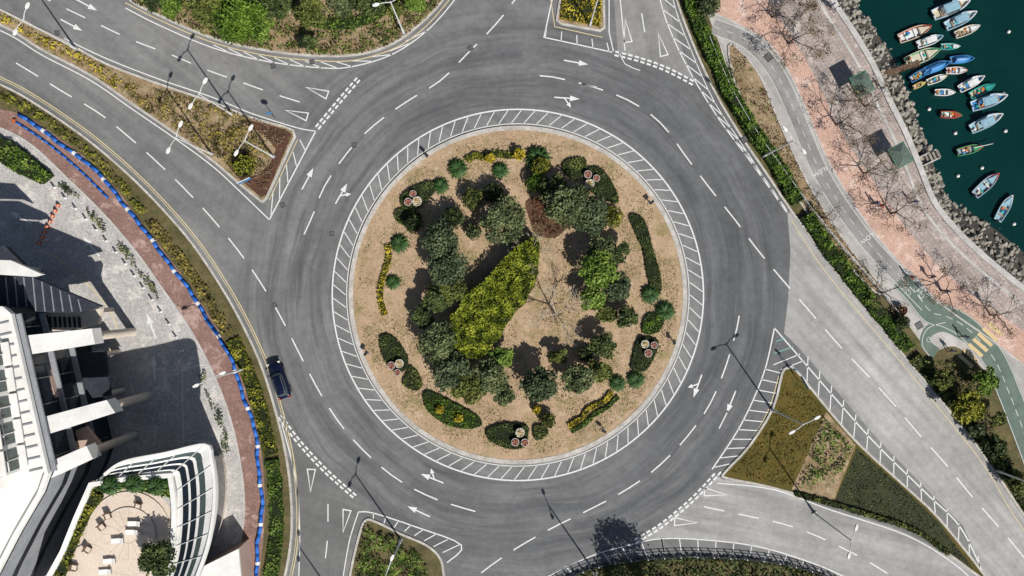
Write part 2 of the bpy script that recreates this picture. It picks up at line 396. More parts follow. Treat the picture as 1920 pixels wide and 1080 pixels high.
def branchtree(mb,p,d,L,r,lv,tips,rr=.66):
    if lv==0: tips.append(p); return
    q=p+d*L; mb.tube(p,q,r,r*.72,5 if lv>2 else 3)
    k=3 if lv>1 else 2
    for i in range(k):
        nd=(d+Vector(rng.normal(size=3))*.5); nd.z=abs(nd.z)*.7+.1; nd.normalize()
        branchtree(mb,q,nd,L*random.uniform(.64,.86),r*rr,lv-1,tips,rr)
def baretree(px,py,h,label,mat=None,leaves=0,name='bare_tree',group=None,bark='palebark',z0=.12,lv=5,size=.09,r0=.08,rr=.66):
    base=WK(px,py,h*.6); base.z=z0
    t=empty(name,base,random.uniform(0,6),label,'tree',group); m=MB(); tips=[]
    m.tube((0,0,-.1),(0,0,h*.24),.14,.11,7); b=MB()
    for i in range(4):
        a=i*PI/2+random.uniform(-.4,.4); d=Vector((math.cos(a),math.sin(a),random.uniform(.6,1.1))).normalized()
        branchtree(b,Vector((0,0,h*.23)),d,h*.24,r0,lv-1,tips,rr)
    m.build('trunk',M[bark],t)
    if leaves:
        P=[];T=[]
        for i in range(leaves):
            q=random.choice(tips); P.append((q[0]+random.gauss(0,.2),q[1]+random.gauss(0,.2),q[2]+random.gauss(0,.18))); T.append(random.random())
        b.build('branches',M[bark],t); leafmesh('crown',P,T,size,F[mat],t)
    else: b.build('crown',M[bark],t)
    return t
# ------------------------------------------------------------ SETTING
coast=[(1440,-260),(1500,-110),(1558,0),(1598,62),(1635,125),(1665,190),(1695,250),(1722,315),(1748,378),(1788,430),(1840,480),(1920,545),(2020,620),(2200,760)]
coastw=cw(coast,8)
g=MB(); gp=[W(-20000,-20000),W(900,-20000)]+[Vector((p.x,p.y,0)) for p in coastw]+[W(6000,3600),W(20000,9000),W(20000,20000),W(-20000,20000)]
g.flat(gp,-.03); struct('ground',g,M['ground'],'dull earth and scrub ground around the junction')
m,nt,b,oc=newmat('sea_water',.12,.3)
f=mr(nt,nz(nt,oc,.06,4),.3,.7); col=mixc(nt,f,(.001,.019,.018),(.002,.032,.028))
nt.links.new(col,b.inputs['Base Color'])
mp=nn(nt,'ShaderNodeMapping',{'Vector':oc,'Scale':(1,2.2,1),'Rotation':(0,0,.6)}).outputs[0]
bumpit(nt,b,nz(nt,mp,1.6,5,.6),.4,.15)
sm=MB(); sm.add([(-1500,-1500,-2.5),(1500,-1500,-2.5),(1500,1500,-2.5),(-1500,1500,-2.5)],[(0,1,2,3)]); struct('sea',sm,m,'dark teal harbour water')
E0=[(1225,-200),(1248,-80),(1268,0),(1306,100),(1346,184),(1392,260),(1437,326),(1478,388),(1500,418),(1545,480),(1595,546),(1645,606),(1695,668),(1745,728),(1795,790),(1850,862),(1915,960),(1990,1070),(2100,1240)]
e0w=cw(E0,6)
apoly=[W(-700,-600).to_2d(),W(1180,-600).to_2d()]+e0w+[W(2200,1700).to_2d(),W(-700,1700).to_2d()]
sheet('road',apoly,0,M['asphalt'],'grey asphalt roundabout carriageway with tyre marks')
lp=wp([(1476,395),(1482,470),(1478,560),(1470,625),(1500,655),(1570,735),(1650,828),(1745,925),(1805,985),(1850,1085),(1900,1250),(2090,1250)])+ [p for p in reversed(e0w) if W(0,395).y>p.y]
sheet('road_surface',lp,.004,M['asphalt_light'],'pale worn asphalt of the road leaving to lower right')
lp=cw([(1345,890),(1300,935),(1250,975),(1195,1015)],4)+cw([(1240,1008),(1330,1012),(1440,1030),(1560,1075),(1640,1120)],4)+cw([(1840,1120),(1835,1080),(1700,1000),(1560,955),(1440,915),(1352,898)],4)
sheet('road_surface',lp,.0045,M['asphalt_entry'],'pale worn asphalt of the road entering below the triangle island')
M['patch']=asphalt('asphalt_patch',(.14,.14,.138),(.1,.101,.102),(.175,.174,.17),False,R(20),.5)
M['patch_light']=asphalt('asphalt_patch_light',(.25,.246,.238),(.185,.182,.177),(.29,.286,.277),False,R(70),.6)
for i,(p,mt,l) in enumerate((([(1150,-20),(1240,-20),(1300,150),(1220,118),(1158,98)],'patch_light','paler asphalt of the north entry road'),([(565,820),(640,900),(700,950),(655,1020),(640,1100),(560,1100),(560,960),(540,860)],'patch','darker asphalt of the entry road at lower left'),([(985,65),(1020,75),(1010,125),(975,120)],'patch','small dark repair patch near the top island'),([(612,430),(640,432),(636,470),(606,466)],'patch','small square repair patch beside the hatched ring'))):
    sheet('road_patch',wp(p),.005+.0006*i,M[mt],l)
mk=MB(); ZM=.012
def solid(pts,w=.17,mb=None,n=6,raw=False,z=None): (mb or mk).ribbon(pts if raw else cw(pts,n),w,ZM if z is None else z)
def dashed(pts,dash,gap,w=.16,start=0,n=8,raw=False,mb=None,z=None):
    P=pts if raw else cw(pts,n); L=[0]; z=ZM if z is None else z
    for i in range(1,len(P)): L.append(L[-1]+(Vector(P[i])-Vector(P[i-1])).length)
    def at(s):
        j=0
        while j<len(L)-2 and L[j+1]<s: j+=1
        return Vector(P[j]).lerp(Vector(P[j+1]),(s-L[j])/max(1e-9,L[j+1]-L[j]))
    s=start
    while s+dash<L[-1]:
        (mb or mk).ribbon([at(s),at(s+dash*.5),at(s+dash)],w,z); s+=dash+gap
def hatch(A,B,sp,shift=0,w=.12):
    A=cw(A,6); B=cw(B,6)
    LA=sum((Vector(A[i+1])-Vector(A[i])).length for i in range(len(A)-1)); n=max(3,int(LA/sp)); a=resamp(A,num=n); b=resamp(B,num=n)
    for i in range(n):
        j=i+shift
        if 0<=j<n: mk.ribbon([a[i],b[j]],w,ZM)
for rp,w_ in ((348,.18),(321,.1)): mk.ribbon(circ(CX,CY,rp/S,160),w_,ZM,closed=True)
for i in range(86):
    a=2*PI*i/86; d=.055
    mk.ribbon([(CX+323/S*math.cos(a),CY+323/S*math.sin(a)),(CX+346/S*math.cos(a-d),CY+346/S*math.sin(a-d))],.11,ZM)
D1=[(20,112),(63,138),(123,175),(187,213),(243,258),(298,307),(350,358),(405,418),(458,485),(500,548),(532,605),(565,670),(598,733),(638,795),(685,848),(740,895),(803,930),(870,953),(920,966)]
D2=[(570,440),(590,395),(608,350),(653,284),(701,235),(762,191),(826,151),(872,105),(930,45),(965,0),(1000,-50)]
D3=[(1012,142),(1040,145),(1112,163),(1182,190),(1240,232),(1285,292),(1330,352),(1378,412),(1420,468),(1470,528),(1522,588),(1573,647),(1625,702),(1675,757),(1722,813),(1773,870),(1820,928),(1870,985),(1920,1045),(1980,1120)]
D4=[(1386,592),(1380,622),(1358,695),(1328,763),(1283,825),(1228,880),(1168,922),(1100,958),(1035,990),(968,1028),(910,1068),(860,1110)]
for D,s in ((D1,.8),(D2,0),(D3,0),(D4,0)): dashed(D,3.2,1.75,.16,s)
dashed([(1365,770),(1335,830)],2.5,2,.15)
dashed([(60,-15),(190,48),(255,78),(322,103),(385,130),(455,155),(520,178),(600,203)],2.6,2.2,.15)
dashed([(615,945),(614,1010),(606,1080),(600,1140)],2.2,2.4,.14)
dashed([(1192,-40),(1204,30),(1216,110)],2.4,2,.14)
dashed([(1320,950),(1390,965),(1460,980),(1515,998),(1575,1025),(1640,1060),(1700,1100)],2.6,1.8,.15)
dashed([(1090,157),(1140,168)],2,1,.15)
for A in ([(672,148),(640,185),(615,215),(592,243)],[(1153,100),(1200,112),(1250,130),(1302,157)],[(524,780),(560,828),(610,882),(672,937)],[(1192,1014),(1240,985),(1300,935),(1350,882)]):
    P=cw(A,8)
    for o in (-.22,.22): dashed(offset(P,o),.55,.28,.24,raw=True)
def gwt(px,py,ang,L=42,Wd=15):
    c=W(px,py).to_2d(); d=Vector((math.cos(R(ang)),math.sin(R(ang)))); n=Vector((-d.y,d.x)); L/=S; Wd/=S
    mk.ribbon([c+d*L/2,c-d*L/2+n*Wd/2,c-d*L/2-n*Wd/2],.15,ZM,closed=True)
for a in ((583,901,-92),(647,977,-100),(556,213,163),(594,171,160),(1175,58,97),(1240,84,105),(1286,979,-3),(1342,925,-8)): gwt(*a)
def arrow(px,py,ang,L=46,mb=None,branch=0,sc=1.0):
    mb=mb or mk; c=W(px,py).to_2d(); d=Vector((math.cos(R(ang)),math.sin(R(ang)))); n=Vector((-d.y,d.x)); L=L/S*sc
    mb.ribbon([c-d*L*.5,c+d*L*.12],.17*sc,ZM)
    a=c+d*L*.12; mb.flat([a+n*.36*sc,a-n*.36*sc,c+d*L*.5],ZM)
    if branch:
        q=c-d*L*.1; e=q+(n*branch+d*.8).normalized()*L*.26
        mb.ribbon([q,e],.16*sc,ZM+.001); nn_=(e-q).normalized(); k=Vector((-nn_.y,nn_.x))
        mb.flat([e+k*.27,e-k*.27,e+nn_*.65],ZM+.001)
for a in ((1080,117,-10,46,None,0),(1063,184,-4,48,None,-1),(577,335,62,46,None,0),(640,363,60,44,None,-1),(810,897,158,46,None,-1),(785,959,155,46,None,0),(1308,724,-110,46,None,-1),(1371,754,-112,46,None,0),(134,47,-28,46,None,0),(162,9,-28,46,None,0)): arrow(*a)
NWt=[(-150,-55),(0,18),(60,48),(130,82),(200,120),(300,158),(400,192),(470,220),(535,238)]
NWb=[(-150,-5),(0,46),(80,94),(170,141),(250,196),(330,251),(400,302),(450,345),(486,374)]
solid([(-150,5),(0,57),(80,104),(170,151),(250,206),(330,261),(400,313),(450,359),(505,412)],.14)
solid([(120,72),(200,110),(300,149),(400,183),(470,212),(555,239),(592,246)],.13)
solid([(592,246),(548,330),(505,412)],.16,n=2)
hatch([(562,262),(500,380)],[(588,250),(508,404)],1.4,1)
solid([(235,15),(300,48),(400,90),(500,115),(600,127),(660,125),(735,102),(800,58),(852,0),(880,-50)],.14)
hatch([(400,84),(500,106),(600,116),(660,114)],[(400,90),(500,115),(600,127),(660,125)],1.7,1)
hatch([(660,114),(730,96),(790,56)],[(660,125),(735,102),(800,58)],1.7,1)
solid([(1042,-60),(1035,0),(1020,70),(1080,83),(1148,98)],.15,n=1); solid([(1146,-60),(1142,0),(1142,60),(1150,96)],.13,n=1)
hatch([(1025,52),(1138,80)],[(1022,70),(1142,97)],1.3,0)
solid([(1160,-60),(1163,0),(1172,95)],.13,n=1); solid([(1262,-40),(1245,-5)],.1,n=1)
nea=[(1218,-120),(1238,0),(1262,70),(1300,146),(1350,226),(1405,300),(1475,398)]
neb=[(1240,-120),(1262,0),(1294,90),(1338,188),(1388,266),(1432,332),(1480,400)]
solid(nea,.14); solid(neb,.1); hatch(nea,neb,1.75,1)
solid([(1160,95),(1172,120),(1200,132)],.1,n=2)
ser=[(1452,615),(1560,740),(1640,830),(1740,928),(1800,988),(1845,1078),(1900,1200)]
sel=[(1452,615),(1432,700),(1390,795),(1335,880)]
solid(ser,.16); solid(sel,.16); solid([(1345,906),(1450,918),(1560,957),(1700,1004),(1790,1058),(1845,1110)],.13)
hatch([(1492,688),(1550,762),(1610,832),(1700,915),(1760,968),(1838,1070)],[(1515,668),(1572,738),(1650,828),(1745,924),(1800,984),(1850,1074)],2.1,-1,.13)
hatch([(1466,700),(1448,765),(1405,835),(1362,882)],[(1440,672),(1415,745),(1380,812),(1340,876)],1.15,1)
tm=MB(); tm.ribbon(wp([(1452,662),(1488,650)]),.1,ZM+.002); tm.ribbon(wp([(1455,640),(1472,634)]),.1,ZM+.002)
for a,b_ in (((1450,684),(1500,664)),((1464,693),(1508,676))): mk.ribbon(wp([a,b_]),.12,ZM)
solid([(1020,1085),(1110,1042),(1180,1022),(1240,1010),(1330,1013),(1430,1027),(1540,1062),(1640,1110)],.14)
hatch([(1240,1010),(1330,1013),(1430,1027),(1540,1062)],[(1245,1035),(1335,1034),(1425,1046),(1530,1078)],2.0,0)
hatch([(1060,1062),(1110,1042),(1180,1022),(1240,1010)],[(1085,1085),(1125,1066),(1185,1048),(1245,1035)],1.8,0)
solid([(672,960),(700,962),(780,988),(865,1022),(838,1055)],.15,n=4); solid([(672,960),(655,1015),(642,1090)],.13)
hatch([(700,962),(780,988),(862,1021)],[(700,976),(775,1003),(830,1036)],1.3,0)
lw=[(-60,128),(0,158),(40,178),(100,216),(170,266),(240,326),(300,386),(362,458),(420,545),(460,618),(492,690),(517,770),(536,850),(546,930),(546,1010),(532,1090),(505,1180)]
solid([(560,1090),(562,1000),(558,920),(546,860),(527,790)],.13)
struct('road_markings',mk,M['white_paint'],'white lane dashes, arrows, hatching and give-way markings')
struct('road_markings',tm,M['teal_paint'],'thin green lines at the tip of the right triangle')
yk=MB(); lww=cw(lw,6)
yk.ribbon(lww,.12,ZM,off=.85); yk.ribbon(lww,.08,ZM,off=.6)
yk.ribbon(cw([(1484,412),(1530,485),(1590,562),(1680,668),(1790,802),(1850,880),(1900,965),(1980,1080)],6),.1,ZM+.001)
yk.ribbon(cw([(235,5),(300,38),(400,80),(500,104),(600,114),(670,112),(745,88),(800,48),(842,0)],6),.12,ZM+.001)
yk.ribbon(cw([(505,375),(558,262)],2),.1,ZM+.001); yk.ribbon(cw([(1460,705),(1440,770),(1400,838),(1355,884)],4),.1,ZM+.001)
yk.ribbon(cw([(1030,-20),(1040,50),(1130,70)],1),.1,ZM+.001)
struct('road_markings',yk,M['yellow_paint'],'faded yellow lines along the kerbs')
def kerbs(pts,closed=True,w=.28,z=.14,label='pale concrete kerb'):
    m=MB(); m.ribbon(pts,w,z,-.02,closed); return struct('kerb',m,M['kerb'],label)
kerbs(circ(CX,CY,313/S,160),True,.55,.15,'broad white concrete kerb ring of the central island')
slab('island_ground',circ(CX,CY,310/S,120),-.02,.12,M['soil'],'dry tan soil of the round central island')
nwp=cw(NWt,4)+wp([(550,245),(553,256)])+cw([(500,372),(492,378),(486,374)],3)+list(reversed(cw(NWb,4)))
slab('island_ground',nwp,-.02,.12,M['soil2'],'earth of the long wedge island at upper left'); kerbs(nwp,label='kerb of the long wedge island at upper left')
sheet('planting_bed',wp([(450,226),(470,226),(535,243),(548,252),(500,366),(490,370),(452,338),(425,308),(440,300),(452,318),(478,330),(505,310),(518,280),(495,252)]),.124,M['mulch'],'dark brown mulch at the wide end of the wedge island')
tg=cw([(200,-60),(245,0),(305,32),(400,72),(500,95),(600,105),(680,101),(740,80),(790,43),(830,0),(870,-70)],5)
slab('garden_ground',tg+wp([(870,-300),(200,-300)]),-.02,.12,M['soil2'],'scrubby earth of the garden at the top edge'); kerbs(tg,False,label='kerb of the garden at the top edge')
ti=wp([(1055,-120),(1050,0),(1044,38),(1052,45),(1125,58),(1133,52),(1132,0),(1134,-120)])
slab('island_ground',ti,-.02,.12,M['soil2'],'small kerbed island at the top edge'); kerbs(ti,label='kerb of the small island at the top edge')
sei=cw([(1478,690),(1466,700),(1449,765),(1404,837),(1360,884),(1362,896),(1440,912),(1560,946),(1700,988),(1780,1040),(1838,1082),(1842,1074),(1760,972),(1700,915),(1610,833),(1550,765),(1492,694)],3,True)
slab('island_ground',sei,-.02,.12,M['moss'],'olive brown turf of the triangle island at lower right'); kerbs(sei,label='kerb of the triangle island at lower right')
sheet('planting_bed',wp([(1548,772),(1604,834),(1562,940),(1484,917)]),.126,M['soil2'],'pale soil planting bed across the triangle island')
sheet('lawn',wp([(1606,840),(1700,922),(1758,978),(1826,1068),(1776,1034),(1698,982),(1564,940)]),.126,M['lawn_dark'],'dark green lawn at the thin end of the triangle island')
bli=cw([(685,976),(672,1010),(655,1090),(650,1180),(860,1180),(835,1090),(826,1048),(800,1022),(750,1000),(705,978)],4,True)
slab('island_ground',bli,-.02,.12,M['verge'],'planted island at the bottom edge left of centre'); kerbs(bli,label='kerb of the planted island at the bottom edge')
bi=cw([(1040,1100),(1100,1070),(1180,1053),(1290,1045),(1400,1050),(1480,1062),(1560,1088),(1620,1130)],4)
slab('island_ground',bi+wp([(1620,1400),(1040,1400)]),-.02,.12,M['verge'],'planted ground below the bottom railing'); kerbs(bi,False,label='kerb below the bottom railing')
left=lww+wp([(505,1500),(-700,1500),(-700,128)])
slab('verge',left,-.02,.12,M['verge'],'planted verge along the left road'); kerbs(lww,False,label='kerb along the left road')
fpo=[(-60,190),(0,205),(50,218),(110,258),(165,300),(222,358),(272,426),(322,488),(372,560),(412,622),(446,690),(467,750),(486,820),(496,900),(496,980),(486,1090),(470,1180)]
fpw=cw(fpo,6); sheet('footpath',fpw+wp([(470,1500),(-700,1500),(-700,190)]),.126,M['footpath'],'red brown brick footpath curving down the left side')
pli=[(-60,225),(0,240),(60,272),(128,335),(196,402),(256,472),(306,542),(354,612),(396,690),(428,770),(448,850),(458,930),(454,1000),(432,1090),(420,1180)]
plw=cw(pli,6); sheet('plaza',plw+wp([(420,1500),(-700,1500),(-700,225)]),.132,M['cobble'],'pale cobbled hotel forecourt')
m=MB(); m.ribbon(plw,.25,.2,.12); struct('edge_strip',m,M['concrete'],'pale edging between forecourt and footpath')
pm=MB(); pmz=.137
def pl(pts,w=.1,closed=False,mb=pm): mb.ribbon(wp(pts),w,pmz,closed=closed)
pl([(112,700),(200,745),(218,708),(130,664)],.09); pl([(342,690),(345,826),(390,826)],.09); pl([(342,690),(385,684)],.09)
ZM=pmz
arrow(40,408,150,46,pm); arrow(290,690,92,46,pm); arrow(172,462,130,40,pm,0,1.2); arrow(285,612,110,40,pm,0,1.2)
ZM=.012
struct('plaza_markings',pm,M['white_paint'],'white arrows and bay lines on the forecourt')
ym=MB(); ym.ribbon(cw([(52,478),(80,470),(120,492),(165,532),(205,580),(220,615),(214,648),(185,668),(148,664)],6),.14,.141)
struct('plaza_markings',ym,M['yellow_paint'],'yellow curved line round the hotel drop-off')
east=e0w+wp([(2200,1500),(2600,1500),(2600,1100)])+list(reversed(coastw))+wp([(1225,-260)])
slab('verge',east,-.02,.12,M['verge'],'planted verge between the road and the waterfront'); kerbs(e0w,False,label='kerb along the waterfront road')
sp_w=[(1285,-220),(1300,-80),(1318,0),(1345,75),(1385,165),(1432,245),(1478,312),(1520,380),(1570,448),(1625,515),(1680,580),(1725,640),(1745,660),(1790,650),(1840,690),(1880,760),(1925,850),(1990,940),(2100,1100)]
ce=list(reversed(coastw))
sheet('service_path',cw(sp_w,6)+wp([(2600,1100)])+ce,.126,M['service'],'light grey service and cycle path by the waterfront')
pk=[(1270,-200),(1300,-60),(1322,12),(1375,42),(1440,82),(1476,132),(1508,200),(1545,288),(1590,368),(1640,440),(1700,508),(1770,575),(1850,632),(1925,690),(2050,790),(2200,900)]
pkw=cw(pk,6)
sheet('promenade',pkw+ce,.131,M['pinkpath'],'salmon pink brick promenade')
gr=[(1370,-200),(1400,-80),(1438,0),(1490,80),(1530,150),(1562,220),(1602,290),(1650,360),(1700,430),(1760,500),(1830,560),(1920,622),(2050,720),(2200,840)]
sheet('promenade_paving',cw(gr,6)+ce,.136,M['paving'],'worn grey brown paving beside the sea wall')
wl=MB(); wl.ribbon(coastw,.7,.30,-3.4,off=.1); struct('sea_wall',wl,M['concrete'],'pale concrete sea wall')
wl=MB(); wl.ribbon(offset(coastw,-1.5),.35,.19,.1); struct('edge_strip',wl,M['concrete'],'pale edging strip inside the sea wall')
wl=MB(); wl.ribbon(pkw,.2,.17,.12); struct('edge_strip',wl,M['concrete'],'pale edging strip along the pink promenade')
# cycle lanes on east side
e1=cw([(1336,50),(1392,72),(1430,104),(1462,150),(1496,226),(1532,312),(1576,386),(1628,456),(1690,522),(1738,572)],6)
lm=MB(); lm.ribbon(e1,1.9,.1285,off=-.0); struct('cycle_lane',lm,M['lane'],'grey cycle lane beside the pink promenade')
cyc=cw([(1690,522),(1720,555),(1745,585),(1775,594),(1815,618),(1862,672),(1892,740),(1915,800),(1945,880)],6)
cm=MB(); cm.ribbon(cyc,2.9,.142); struct('cycle_path',cm,M['cycle'],'green surfaced cycle path curving at right')
cm=MB(); cm.ribbon(cw([(1755,662),(1735,645),(1742,620),(1772,612),(1812,632)],5),1.4,.1395); struct('cycle_path',cm,M['cycle'],'narrow green loop joining the cycle path')
ed=MB()
for o in (-1.35,1.35): ed.ribbon(offset(cyc,o),.09,.147)
dashed(cyc,.9,.6,.09,raw=True,mb=ed,z=.147)
for o in (-.95,.95): ed.ribbon(offset(e1,o),.09,.147)
dashed(e1,.9,.9,.08,raw=True,mb=ed,z=.1475)
ed.ribbon(cw([(1350,86),(1372,150),(1408,215),(1462,300),(1530,395),(1600,486),(1680,570)],5),.1,.147)
ed.ribbon(cw([(1742,668),(1728,645),(1738,616),(1772,604)],5),.09,.147)
def bike(px,py,ang):
    c=W(px,py).to_2d(); d=Vector((math.cos(R(ang)),math.sin(R(ang)))); n=Vector((-d.y,d.x))
    for s in (-.5,.5):
        q=c+d*s; ed.ribbon(circ(q.x,q.y,.3,12),.07,.148,closed=True)
    ed.ribbon([c-d*.5,c+n*.35+d*.15,c+d*.5],.07,.149); ed.ribbon([c-d*.5,c,c+n*.35+d*.25],.07,.150)
bike(1697,543,-50); bike(1748,634,20); bike(1722,548,-50)
struct('path_markings',ed,M['faded_paint'],'white lines and bicycle symbols on the cycle path')
cz=MB()
for i in range(7):
    a=W(1800+i*9,668-i*10).to_2d(); d=Vector((.75,-.66)).normalized(); cz.ribbon([a-d*.3,a+d*2.0],.46,.1485)
M['beige_paint']=paint('beige_paint',(.66,.5,.26),.5)
struct('path_markings',cz,M['beige_paint'],'beige striped crossing over the cycle path')
for (x,y,a) in ((1536,322,118),(1626,446,125)):
    cu=bpy.data.curves.new('slow_text','FONT'); cu.body='SLOW'; cu.size=.8; cu.align_x='CENTER'; cu.align_y='CENTER'
    to=bpy.data.objects.new('tmp',cu); COL.objects.link(to); dg=bpy.context.evaluated_depsgraph_get(); me=bpy.data.meshes.new_from_object(to.evaluated_get(dg)); bpy.data.objects.remove(to)
    me.materials.clear(); me.materials.append(M['white_paint'])
    o=bpy.data.objects.new('path_lettering',me); COL.objects.link(o); o.location=W(x,y,.1495); o.rotation_euler=(0,0,R(a+90)); o['kind']='structure'; o['label']='white word SLOW painted on the waterfront path'
eb=cw([(1365,88),(1388,98),(1425,146),(1458,226),(1500,318),(1540,390),(1598,474),(1650,536),(1640,548),(1584,490),(1518,406),(1458,316),(1415,232),(1378,160)],3,True)
em=MB(); em.ribbon(eb,.2,.26,.12,True); struct('kerb',em,M['kerb'],'kerb of the long dry bed beside the cycle path')
sheet('planting_bed',eb,.15,M['soil2'],'long dry soil bed beside the cycle path')
k1=cw([(1332,72),(1372,166),(1420,248),(1470,318),(1520,388),(1578,460),(1636,526),(1690,592)],5)
em=MB(); em.ribbon(k1,.18,.2,.12); struct('kerb',em,M['kerb'],'kerb between the hedge and the service path')
water=[(1520,-260),(1570,-110),(1608,0),(1638,45),(1676,100),(1698,155),(1720,215),(1748,285),(1768,345),(1800,386),(1850,412),(1890,440),(1925,469),(2040,540),(2230,690)]
ww=[WK(p.x,p.y,-2.5).to_2d() for p in cat(water,8)]
A=resamp(coastw,num=140); B=resamp(ww,num=140)
rb=MB()
for i in range(139):
    rows=[]
    for k in (i,i+1): rows.append([(*A[k].lerp(B[k],t*1.1),-.25-2.7*t) for t in (0,.35,.7,1.0)])
    for j in range(3): rb.add([rows[0][j],rows[0][j+1],rows[1][j+1],rows[1][j]],[(0,3,2,1)])
struct('rock_bank',rb,M['rockbed'],'dark rubble slope below the sea wall')
rocks=[]
for k in range(7):
    bm=bmesh.new()
    for i in range(16):
        d=Vector(rng.normal(size=3)).normalized(); bm.verts.new((d.x*random.uniform(.8,1.1),d.y*random.uniform(.6,.9),d.z*.6))
    bmesh.ops.convex_hull(bm,input=bm.verts)
    for v in [v for v in bm.verts if not v.link_faces]: bm.verts.remove(v)
    me=bpy.data.meshes.new('boulder'); bm.to_mesh(me); bm.free(); me.materials.append(M['rock']); rocks.append(me)
cand=[]
for i in range(1000):
    u=random.uniform(.09,.93); t=random.random()*(1.0+.18*nv(u*40,0,1,3)); k=int(u*138); p=A[k].lerp(A[k+1],u*138-k).lerp(B[k].lerp(B[k+1],u*138-k),t)
    cand.append((p,t,random.uniform(.18,.55)))
cand.sort(key=lambda c:-c[2]*(1 if -4<c[0].x<66 and c[0].y<38 else .3))
stuff=MB()
for i,(p,t,s) in enumerate(cand):
    z=-.25-2.5*t+s*.3; me=rocks[i%7]
    if i<300:
        o=bpy.data.objects.new('boulder',me); COL.objects.link(o); o.location=(p.x,p.y,z); o.rotation_euler=(random.uniform(-.4,.4),random.uniform(-.4,.4),random.uniform(0,6)); o.scale=(s,s,s*random.uniform(.8,1.2))
        tag(o,'angular grey boulder in the rock armour below the sea wall','boulder','boulders of the rock armour along the sea wall')
    else:
        a=random.uniform(0,6); s*=.75
        stuff.add([(p.x+s*(v.co.x*math.cos(a)-v.co.y*math.sin(a)),p.y+s*(v.co.x*math.sin(a)+v.co.y*math.cos(a)),z+s*v.co.z) for v in me.vertices],[tuple(f.vertices) for f in me.polygons])
o=stuff.build('rubble',M['rock']); tag(o,'smaller rubble filling the rock armour along the shore','rubble',None,'stuff')
# ------------------------------------------------------------ hedges and strips
def strip(name,label,pts,w,h,mat,cat_='hedge',**kw):
    P=cw(pts,5); L=offset(P,w/2); Q=offset(P,-w/2)
    L=[p+Vector((nv(p.x,p.y,.9),nv(p.y,p.x,.9)))*.3*w*.5 for p in L]; Q=[p+Vector((nv(p.x,p.y,.9),nv(p.y,p.x,.9)))*.3*w*.5 for p in Q]
    return bed(name,label,cat_,L+list(reversed(Q)),h,F[mat],**kw)
strip('hedge','long clipped bright green hedge beside the road, upper stretch from the top edge',[(1270,-120),(1291,0),(1330,96),(1366,174),(1412,252),(1458,318),(1492,380)],1.65,.9,'hd',dens=48)
strip('hedge','clipped bright green hedge beside the road, middle stretch below the gap',[(1508,404),(1552,470),(1602,536),(1652,596),(1700,654)],1.55,.8,'hd',dens=48)
strip('hedge','low green hedge along the waterfront road, lower right stretch',[(1712,668),(1762,728),(1815,792),(1872,868),(1935,960),(2010,1080)],1.5,.6,'ol',dens=35)
strip('shrub_border','olive shrub border along the left road, upper left stretch',[(-60,146),(0,176),(50,202),(105,238),(165,284),(225,342),(275,402)],1.1,.45,'yg',cat_='shrubs',dens=36,gap=.22,gs=1.2,core=False)
strip('shrub_border','mixed yellow shrub border along the left road, middle stretch beside the blue pipe',[(282,412),(335,478),(390,558),(432,628)],1.4,.4,'mix',cat_='shrubs',dens=36,gap=.2,gs=1.2,core=False)
strip('shrub_border','green shrub border along the left road, stretch opposite the dark car',[(438,638),(468,700),(492,775),(510,850)],1.6,.45,'yg',cat_='shrubs',dens=40)
strip('shrub_border','green shrub border along the left road, lowest stretch at the bottom edge',[(512,862),(520,930),(520,1005),(508,1090),(490,1160)],1.5,.5,'bg',cat_='shrubs',dens=40)
bed('hedge','bright green hedge at the left edge above the forecourt','hedge',wp([(-60,235),(0,256),(40,276),(104,330),(84,346),(40,326),(0,300),(-60,285)]),.9,F['bg'],z0=.13)
strip('shrub_row','sparse green shrub row between forecourt and brick footpath, upper part',[(118,345),(180,408),(236,470),(286,535),(330,600)],.8,.45,'ol',cat_='shrubs',dens=36,z0=.14,gap=.36,core=False)
strip('shrub_row','sparse green shrub row between forecourt and brick footpath, lower part',[(382,700),(410,770),(430,850)],1.0,.5,'gg',cat_='shrubs',dens=36,z0=.14,gap=.32,core=False)
bed('shrub_border','yellow shrub strip along the narrow part of the upper left wedge island','shrubs',wp(cat([(-140,-35),(0,24),(60,58),(130,90),(200,130),(250,165)],3)+cat([(230,176),(170,132),(80,86),(0,40),(-140,-12)],3)),.4,F['yl'],dens=34,size=.14,gap=.22,gs=1.4,core=False)
bed('shrub_bed','mottled yellow shrub bed filling the middle of the upper left wedge island','shrubs',wp([(235,158),(330,176),(430,206),(478,226),(470,250),(430,262),(412,300),(330,245),(252,192)]),.35,F['mix'],dens=30,size=.13,gap=.38,core=False,gs=.8)
bed('ground_cover','dry brown scrub between the yellow shrubs of the wedge island','shrubs',wp([(235,158),(330,176),(430,206),(540,245),(500,360),(412,300),(330,245),(252,192)]),.2,F['br'],dens=24,size=.12,gap=.4,core=False,kind='stuff')
bed('shrub_bed','yellow shrub patch on dark mulch at the wide end of the wedge island','shrubs',wp(cat([(398,262),(440,238),(490,262),(508,290),(478,322),(440,318),(412,292)],3,True)),.5,F['mix'],dens=40,size=.14,gap=.26,core=False,gs=.9)
shrub(458,312,20,'yg','rounded yellow green shrub near the tip of the wedge island')
tgp=tg[3:-3]+wp([(830,-40),(240,-40)])
bed('ground_cover','patchy green scrub covering the garden at the top edge','shrubs',tgp,.35,F['ol'],dens=24,size=.16,gap=.42,core=False,kind='stuff',gs=.7)
bed('ground_cover','brighter green weeds scattered in the garden at the top edge','shrubs',tgp,.3,F['bg'],dens=12,size=.15,gap=.52,core=False,kind='stuff',gs=.9,ns=1.3)
bed('ground_cover','brown dry scrub patches in the garden at the top edge','shrubs',tgp,.2,F['br'],dens=14,size=.14,gap=.42,core=False,kind='stuff',gs=.3)
